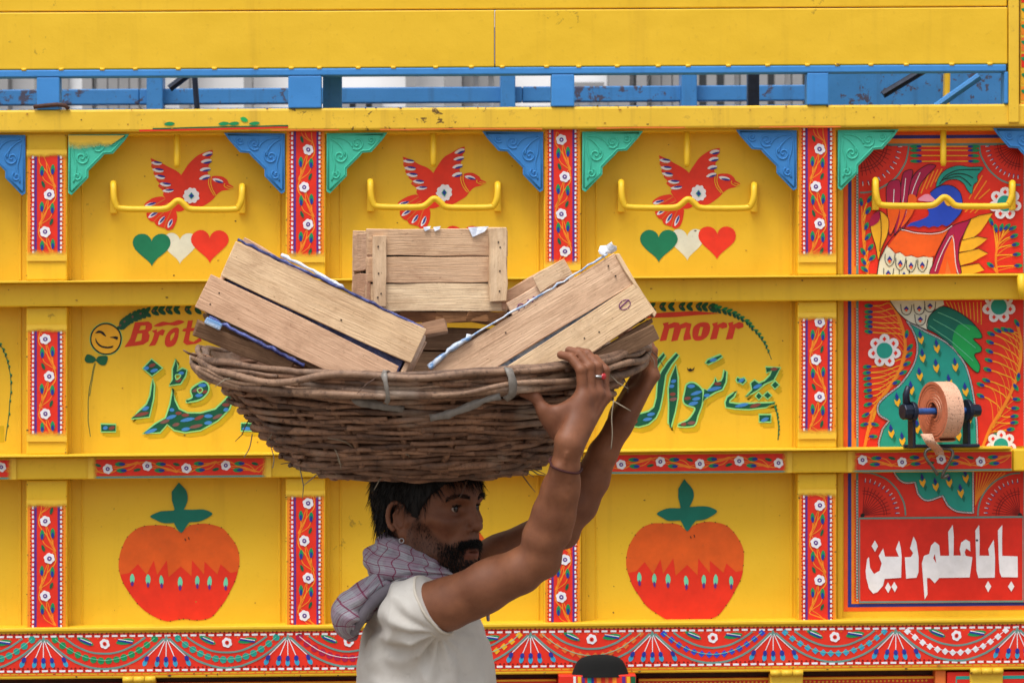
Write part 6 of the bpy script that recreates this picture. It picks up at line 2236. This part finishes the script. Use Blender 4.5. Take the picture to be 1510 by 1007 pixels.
def strands(name, roots, dirs, lens, mat, parent, width=0.0011, seg=4, droop=0.5, seed=1):
    """tapered three-sided locks"""
    rs = np.random.RandomState(seed)
    n = len(roots)
    d = dirs / np.linalg.norm(dirs, axis=1)[:, None]
    side = np.cross(d, rs.normal(size=(n, 3)))
    side /= np.linalg.norm(side, axis=1)[:, None]
    oth = np.cross(d, side)
    curl = side * (rs.normal(size=n) * 0.18)[:, None] + np.array([0, 0, -droop])
    Vs, F_ = [], []
    per = (seg) * 3 + 1
    pts = []
    for k in range(seg + 1):
        t = k / seg
        c = roots + d * (lens * t)[:, None] + curl * (lens * t * t)[:, None]
        w_ = width * (1 - t) ** 0.7
        if k < seg:
            for q in range(3):
                a = 2 * pi * q / 3
                pts.append(c + side * (cos(a) * w_) + oth * (sin(a) * w_))
        else:
            pts.append(c)
    A = np.stack(pts, 1).reshape(-1, 3)
    base = np.arange(n)[:, None] * per
    for k in range(seg - 1):
        for q in range(3):
            q2 = (q + 1) % 3
            F_.append(base + np.array([[k * 3 + q, k * 3 + q2, (k + 1) * 3 + q2, (k + 1) * 3 + q]]))
    for q in range(3):
        q2 = (q + 1) % 3
        F_.append(base + np.array([[(seg - 1) * 3 + q, (seg - 1) * 3 + q2, seg * 3, seg * 3]]))
    F_ = np.concatenate(F_)
    quad = F_[F_[:, 2] != F_[:, 3]]
    tri = F_[F_[:, 2] == F_[:, 3]][:, :3]
    me = bpy.data.meshes.new(name)
    me.from_pydata(A.tolist(), [], quad.tolist() + tri.tolist())
    me.materials.append(mat)
    me.polygons.foreach_set('use_smooth', [True] * len(me.polygons))
    o = bpy.data.objects.new(name, me)
    COL.objects.link(o)
    set_parent(o, parent)
    o['kind'] = 'stuff'
    return o

lh = Vh - np.array(HC)
hf, hl, hu = lh @ np.array(HF), lh @ np.array(HL), lh @ np.array(HU)
outer = (NH * dirv).sum(1) > 0.35
cand = np.where(outer)[0]
pk = hr.choice(cand, 5200)
dn = np.array([0, 0, -1.0])
Nn = NH[pk]
back = np.array(-HF)
g_ = dn[None, :] * (0.9 + 0.3 * hr.rand(len(pk)))[:, None] + back[None, :] * (np.where(hf[pk] < 0.03, 0.35, -0.2))[:, None]
front = (hf[pk] > 0.055) & (hu[pk] > 0.06)
g_[front] = np.array(HF)[None, :] * 0.9 + dn[None, :] * 0.75 + hr.normal(size=(front.sum(), 3)) * 0.15
g_ = g_ - Nn * (g_ * Nn).sum(1)[:, None]
g_ += Nn * 0.16 + hr.normal(size=g_.shape) * 0.13
ln_ = 0.016 + 0.020 * hr.rand(len(pk))
ln_[hu[pk] < 0.0] *= 0.8
ln_[(hf[pk] > 0.0) & (hu[pk] < 0.03)] *= 0.4
strands('hair_strands', Vh[pk] - Nn * 0.002, g_, ln_, M['hair'], hair, 0.0009, 4, 0.25, 2)
# fringe
n = 420
fr_l = hr.uniform(-0.055, 0.06, n)
fr_u = 0.082 + 0.018 * hr.rand(n)
roots = np.array([H(0.100 - 6.0 * l_ * l_ - 0.012 * hr.rand(), l_, u_) for l_, u_ in zip(fr_l, fr_u)])
dirs = np.array(HF) * 0.8 + dn * 0.8 + hr.normal(size=(n, 3)) * 0.22
strands('fringe', roots, dirs, 0.022 + 0.016 * hr.rand(n), M['hair'], hair, 0.0009, 5, 0.5, 3)
# nape locks
n = 520
roots, dirs = [], []
for _ in range(n):
    a = hr.uniform(-1.35, 1.35)
    roots.append(H(-0.108 * cos(a), 0.086 * sin(a), -0.012 + 0.04 * hr.rand()))
    dirs.append(tuple(Vector((0, 0, -1.0)) - HF * 0.12 * cos(a) + Vector(hr.normal(size=3) * 0.13)))
strands('nape_hair', np.array(roots), np.array(dirs), 0.024 + 0.020 * hr.rand(n), M['hair'], hair, 0.0010, 4, 0.15, 4)
# beard, moustache, brows grow from the skin
def grow(name, w_, n, L0, L1, width, dfun, seed, thr=0.35, parent=None, droop=0.4):
    idx = np.where(w_ > thr)[0]
    r_ = np.random.RandomState(seed)
    w2 = np.clip(w_[idx], 0, 1) ** 1.5
    p = r_.choice(idx, n, p=w2 / w2.sum())
    d = dfun(p) + r_.normal(size=(n, 3)) * 0.22
    root = V[p] + r_.normal(size=(n, 3)) * 0.0008 - NB[p] * 0.001
    return strands(name, root, d, L0 + (L1 - L0) * r_.rand(n), M['hair'], parent, width, 3, droop, seed)
bw = beard_w * (1 - lips)
full = bw * sstep(0.045, 0.09, fl) * near_head
beard = grow('beard', full, 3300, 0.004, 0.012, 0.00055, lambda p: NB[p] * 0.7 + dn * 0.75, 21)
set_parent(beard, man)
del beard['kind']
side_b = bw * (1 - full)
grow('side_beard', side_b * (np.abs(ll) > 0.03), 2200, 0.002, 0.0055, 0.0005, lambda p: NB[p] * 0.45 + dn * 0.8, 22, 0.3, beard)
mo = must * (NB @ np.array(HF) > -0.2)
sgn_ = np.sign(ll)
grow('moustache', mo, 900, 0.006, 0.0105, 0.0006, lambda p: NB[p] * 0.55 + dn * 0.6 + np.array(HL)[None, :] * (sgn_[p] * 0.35)[:, None], 23, 0.3, beard)
bro = (np.abs(ul - 0.0470 + 12 * (np.abs(ll) - 0.034) ** 2) < 0.0042) * (np.abs(ll) > 0.011) * (np.abs(ll) < 0.058) * (fl > 0.06) * near_head
grow('eyebrows', bro.astype(float), 520, 0.005, 0.009, 0.0006, lambda p: NB[p] * 0.4 + np.array(HL)[None, :] * (sgn_[p] * 0.9)[:, None] + np.array([0, 0, 0.25]), 24, 0.3, beard, 0.0)
lash = (np.abs(ul - 0.0275) < 0.002) * (np.abs(np.abs(ll) - 0.033) < 0.013) * (fl > 0.09) * near_head
if lash.sum() > 10:
    grow('eyelashes', lash.astype(float), 160, 0.003, 0.006, 0.0005, lambda p: NB[p] * 0.9 + np.array(HF)[None, :] * .6 + dn * .2, 25, 0.3, beard, 0.0)
stub = sstep(0.02, 0.0, ul - ub) * (fl > 0.0) * (1 - lips) * near_head

# ring, earring, bracelet
mcp, pip, dip, tip, r_ = infoN[2]
c = mixp(mcp, pip, 0.62)
ax_ = (pip - mcp).normalized()
a_ = ax_.orthogonal().normalized()
b_ = ax_.cross(a_)
b = MB()
b.tube([c + (a_ * cos(2 * pi * k / 20) + b_ * sin(2 * pi * k / 20)) * (r_ * 1.16) for k in range(20)], 0.0028, M['silver'], 8, closed=True)
rg = b.build('finger_ring', man, smooth=True)
b = MB()
rings = []
cc = c + nN * (r_ * 1.2) + tauN * 0.003
for hh, q in ((0.0, 0.0060), (0.002, 0.0060), (0.0034, 0.0040), (0.0038, 0.0008)):
    rings.append([cc + nN * hh + (tauN * cos(2 * pi * k / 14) + Vector((0, 0, 1)) * sin(2 * pi * k / 14)) * q for k in range(14)])
b.grid(rings, M['gem'], closed_v=True)
b.build('stone', rg, smooth=True)
b = MB()
ec = H(0.003, -0.0865, -0.040)
b.tube([ec + Vector((0.0045 * cos(2 * pi * k / 16), 0, 0.0045 * sin(2 * pi * k / 16))) for k in range(16)], 0.0012, M['silver'], 6, closed=True)
b.build('earring', man, smooth=True)
b = MB()
wc = at(831, 684, -2.838)
wax = (NW - at(825, 706, -2.83)).normalized()
wa = wax.orthogonal().normalized()
wb = wax.cross(wa)
Dp = np.array(wc)
def surf_r(c, d, r0=0.02, r1=0.06):
    """distance to the skin along d"""
    for k in range(80):
        r = r0 + (r1 - r0) * k / 79
        p = (np.array(c + d * r) - B.lo) / B.h
        i_ = np.round(p).astype(int)
        if (i_ < 0).any() or any(i_[q] >= B.n[q] for q in range(3)) or B.D[tuple(i_)] > 0.0012:
            return r
    return r1
b.tube([wc + (wa * cos(2 * pi * k / 28) + wb * sin(2 * pi * k / 28)) * (surf_r(wc, wa * cos(2 * pi * k / 28) + wb * sin(2 * pi * k / 28)) + 0.0006) + wax * 0.003 * sin(2 * pi * k / 28) for k in range(28)], 0.0024, M['thread'], 6, closed=True)
b.build('thread_bracelet', man, smooth=True)

# ------------------------------------------------------------------ t-shirt
SF = Field([HC.x - 0.19, -2.80, 0.80], [HC.x + 0.22, -2.19, 1.52], 0.004)
SF.el(at(626, 965, -2.5), (0.120, 0.185, 0.165), 0.03)
SF.rc(at(632, 1010, -2.5), at(634, 1180, -2.5), 0.120, 0.118, 0.05)
SF.el(at(632, 1080, -2.5), (0.120, 0.165, 0.26), 0.05)
SF.el(at(634, 1260, -2.5), (0.120, 0.170, 0.26), 0.05)
SF.rc(at(606, 882, -2.5), NS, 0.060, 0.062, 0.04)
SF.rc(at(612, 875, -2.5), FS, 0.060, 0.060, 0.04)
armd = (NE - NS).normalized()
cut = at(641, 890, -2.685)
cn = (armd * 1.0 + Vector((0, 0, 0.12))).normalized()
SF.rc(NS, mixp(NS, NE, .45), 0.0655, 0.0605, 0.02, plane=(tuple(cut), tuple(cn)))
armf = (FE - FS).normalized()
cutf = mixp(FS, FE, .22)
SF.rc(FS, mixp(FS, FE, .45), 0.064, 0.059, 0.02, plane=(tuple(cutf), tuple(armf)))
Vs_, Fs_ = SF.mesh()
Vs_ = relax(Vs_, Fs_, 2, 0.5)
shirt = np_mesh('t_shirt', Vs_, Fs_, M['shirt'], man)
Ns = normals(shirt)
pit = np.array(at(648, 930, -2.66))
dsp = np.zeros(len(Vs_))
for i2, p in enumerate(Vs_):
    if p[2] < 1.05:
        continue
    r = p - pit
    rr_ = math.sqrt(r[0] ** 2 + r[2] ** 2)
    an = math.atan2(r[2], r[0])
    wv = mnoise.noise(Vector((p[0] * 9, p[1] * 5, p[2] * 9)))
    fold = sin(an * 12 + wv * 5.0) * max(0, 1 - rr_ / 0.16) * min(1, rr_ / 0.03)
    hor = sin(p[2] * 135 + p[0] * 60 + 6.5 * wv) * max(0, min(1, (1.29 - p[2]) / 0.09)) * (0.5 + wv)
    rid = 1 - abs(mnoise.noise(Vector((p[0] * 20 + p[2] * 9 + 3, p[1] * 12, p[2] * 11 - p[0] * 6)))) * 2
    dc = -np.dot(p - np.array(cut), np.array(cn))
    keep = min(1.0, max(0.12, (dc - 0.008) / 0.05))
    dsp[i2] = keep * (0.010 * fold + 0.0050 * hor + 0.011 * (rid - .5) + 0.004 * wv)
Vs2 = Vs_ + Ns * dsp[:, None]
shirt.data.vertices.foreach_set('co', Vs2.astype(np.float32).ravel())
shirt.data.update()
for cpt, nn_, ax0, ax1, rr_ in ((cut, cn, NS, NE, 0.0618), (cutf, armf, FS, FE, 0.0606)):
    b = MB()
    a_ = nn_.orthogonal().normalized()
    b_ = nn_.cross(a_)
    t_ = (cpt - ax0).dot(nn_) / (ax1 - ax0).dot(nn_)
    cc = ax0 + (ax1 - ax0) * t_
    for kk, (o_, r2) in enumerate(((-0.001, 0.0030), (-0.017, 0.0012))):
        b.tube([cc + nn_ * o_ + (a_ * cos(2 * pi * k / 40) + b_ * sin(2 * pi * k / 40)) * (rr_ + 0.0012 + 0.0010 * sin(k * 1.3)) for k in range(40)], r2, M['hem'], 7, closed=True)
    b.build('sleeve_hem', shirt, smooth=True)

# trousers and sandals, below the picture
TF = Field([HC.x - 0.24, -2.74, 0.0], [HC.x + 0.26, -2.26, 1.05], 0.008)
TF.el(at(634, 1290, -2.5), (0.125, 0.165, 0.14), 0.04)
hipx = at(634, 1290, -2.5).x
for s_, st in ((-1, -0.06), (1, 0.10)):
    hp, kn, an_ = Vector((hipx, -2.5 + s_ * 0.09, 0.86)), Vector((hipx + st * .6, -2.5 + s_ * 0.095, 0.47)), Vector((hipx + st * .6 - 0.04, -2.5 + s_ * 0.10, 0.09))
    TF.rc(hp, kn, 0.092, 0.068, 0.04)
    TF.rc(kn, an_, 0.068, 0.062, 0.02)
Vt, Ft = TF.mesh()
np_mesh('trousers', relax(Vt, Ft, 1), Ft, M['trousers'], man)
for s_, st in ((-1, -0.06), (1, 0.10)):
    b = MB()
    x0 = hipx + st * .6 - 0.04
    yy = -2.5 + s_ * 0.10
    rings = []
    for q in range(9):
        u = q / 8
        w_ = (0.030, 0.036, 0.038, 0.038, 0.040, 0.045, 0.046, 0.038, 0.012)[q]
        h_ = (0.05, 0.075, 0.085, 0.08, 0.065, 0.052, 0.042, 0.034, 0.022)[q]
        rings.append([Vector((x0 - 0.07 + 0.26 * u, yy + w_ * cos(2 * pi * k / 12), max(0.002, h_ * .5 + h_ * .5 * sin(2 * pi * k / 12)))) for k in range(12)])
    b.grid(rings, M['leather'], closed_v=True)
    b.face(rings[0][::-1], M['leather'])
    b.face(rings[-1], M['leather'])
    b.build('shoe', man, smooth=True)

# ------------------------------------------------------------------ scarf
def scarf_ring():
    nu, nv = 96, 30
    cx = at(615, 815, -2.5).x
    zt = lambda px, py: at(px, py, -2.5).z
    P_, Q = [], []
    for i2 in range(nu):
        th = 2 * pi * i2 / nu
        c_, s_ = cos(th), sin(th)
        fx = (c_ + 1) / 2
        T = Vector((cx + (0.072 * c_ if c_ > 0 else 0.060 * c_), -2.5 + 0.070 * s_, zt(620, 786 + 56 * fx ** 1.6 - 6 * s_ * (1 - fx))))
        Bm = Vector((cx - 0.004 + (0.090 * c_ if c_ > 0 else 0.088 * c_), -2.5 + 0.125 * s_, zt(620, 852 - 4 * abs(s_) + 4 * fx)))
        col = []
        for j in range(nv):
            t = j / (nv - 1)
            p = T.lerp(Bm, t)
            outw = Vector((c_, s_ * 1.1, 0)).normalized()
            bul = sin(pi * min(1, t * 1.05)) ** 0.7
            wv = mnoise.noise(Vector((c_ * 1.6, s_ * 1.6, t * 1.5)))
            wv2 = mnoise.noise(Vector((c_ * 3.3 + 4, s_ * 3.3, t * 4)))
            fold = sin(t * 15 + 3.2 * wv * 2 + 1.4 * c_ + 2.0 * sin(th * 1.0)) 
            p = p + outw * (0.022 * bul * (1.15 - 0.65 * fx) + 0.0048 * fold * min(1, t * 4) + 0.007 * wv2) + Vector((0, 0, 0.003 * wv2))
            if j == 0:
                p -= outw * 0.01
            col.append(p)
        P_.append(col)
    b = MB()
    b.grid(P_, M['scarf'], closed_u=True, uvs=lambda i2, j: (i2 / nu * 0.50 + 0.004 * sin(j * .5), j / (nv - 1) * 0.115 + 0.012 * sin(i2 / nu * 6.28)))
    return b.build('scarf', man, smooth=True, solid=0.003)
scarf = scarf_ring()
def scarf_fall():
    path = crs([(616, 846, -2.52), (590, 853, -2.545), (563, 863, -2.56), (538, 881, -2.575), (518, 904, -2.575), (515, 925, -2.565), (522, 944, -2.55)], 8, False)
    rr_ = np.interp(np.linspace(0, 1, len(path)), [0, .17, .34, .5, .68, .85, 1], [9, 14, 20, 25.5, 27, 20, 5]) / 752
    pts = [at(*p) for p in path]
    nv = 40
    P_ = []
    for i2, p in enumerate(pts):
        t = (pts[min(i2 + 1, len(pts) - 1)] - pts[max(i2 - 1, 0)]).normalized()
        yv = Vector((0, 1, 0))
        nrm = t.cross(yv).normalized()
        ring = []
        u = i2 / (len(pts) - 1)
        for k in range(nv):
            a = 2 * pi * k / nv
            wv = mnoise.noise(Vector((cos(a) * 1.3, sin(a) * 1.3, u * 3.5)))
            rdg = (abs(sin(a * 3.5 + 4 * u + 3 * wv)) - 0.6) * 0.26 * (1 - 0.4 * u) + 0.20 * wv
            ring.append(p + (nrm * cos(a) * (1 + rdg) + yv * sin(a) * 2.4 * (1 + rdg)) * rr_[i2])
        P_.append(ring)
    b = MB()
    b.grid(P_, M['scarf'], closed_v=True, uvs=lambda i2, j: (i2 / len(pts) * 0.17, j / nv * 0.28 + 0.02 * sin(i2 * .2)))
    b.face(P_[-1], M['scarf_edge'], [(0, 0)] * nv)
    return b.build('scarf_drape', scarf, smooth=True)
scarf_fall()
for pts, wd in (([(520, 935, -2.62), (530, 915, -2.64), (545, 892, -2.645), (575, 868, -2.64), (606, 855, -2.63)], 0.016), ([(536, 905, -2.63), (560, 878, -2.64), (590, 861, -2.64)], 0.010)):
    P_ = [at(*p) for p in crs(pts, 6, False)]
    b = MB()
    b.tube(P_, [wd * .5 * (0.5 + sin(pi * (0.1 + .85 * i2 / len(P_)))) for i2 in range(len(P_))], M['scarf_edge'], 8)
    b.build('scarf_fold', scarf, smooth=True)
def scarf_end():
    P_ = []
    for i2, (x, y) in enumerate(crs([(712, 842), (716, 862), (718, 884), (719, 902), (720, 915)], 4, False)):
        wq = 5.5 * (1 - i2 / 22)
        P_.append([at(x - wq, y, -2.44), at(x, y + 1, -2.452), at(x + wq, y, -2.445)])
    b = MB()
    b.grid(P_, M['scarf'], uvs=lambda i2, j: (i2 * 0.008, j * 0.006))
    b.build('scarf_end', scarf, smooth=True, solid=0.002)
scarf_end()
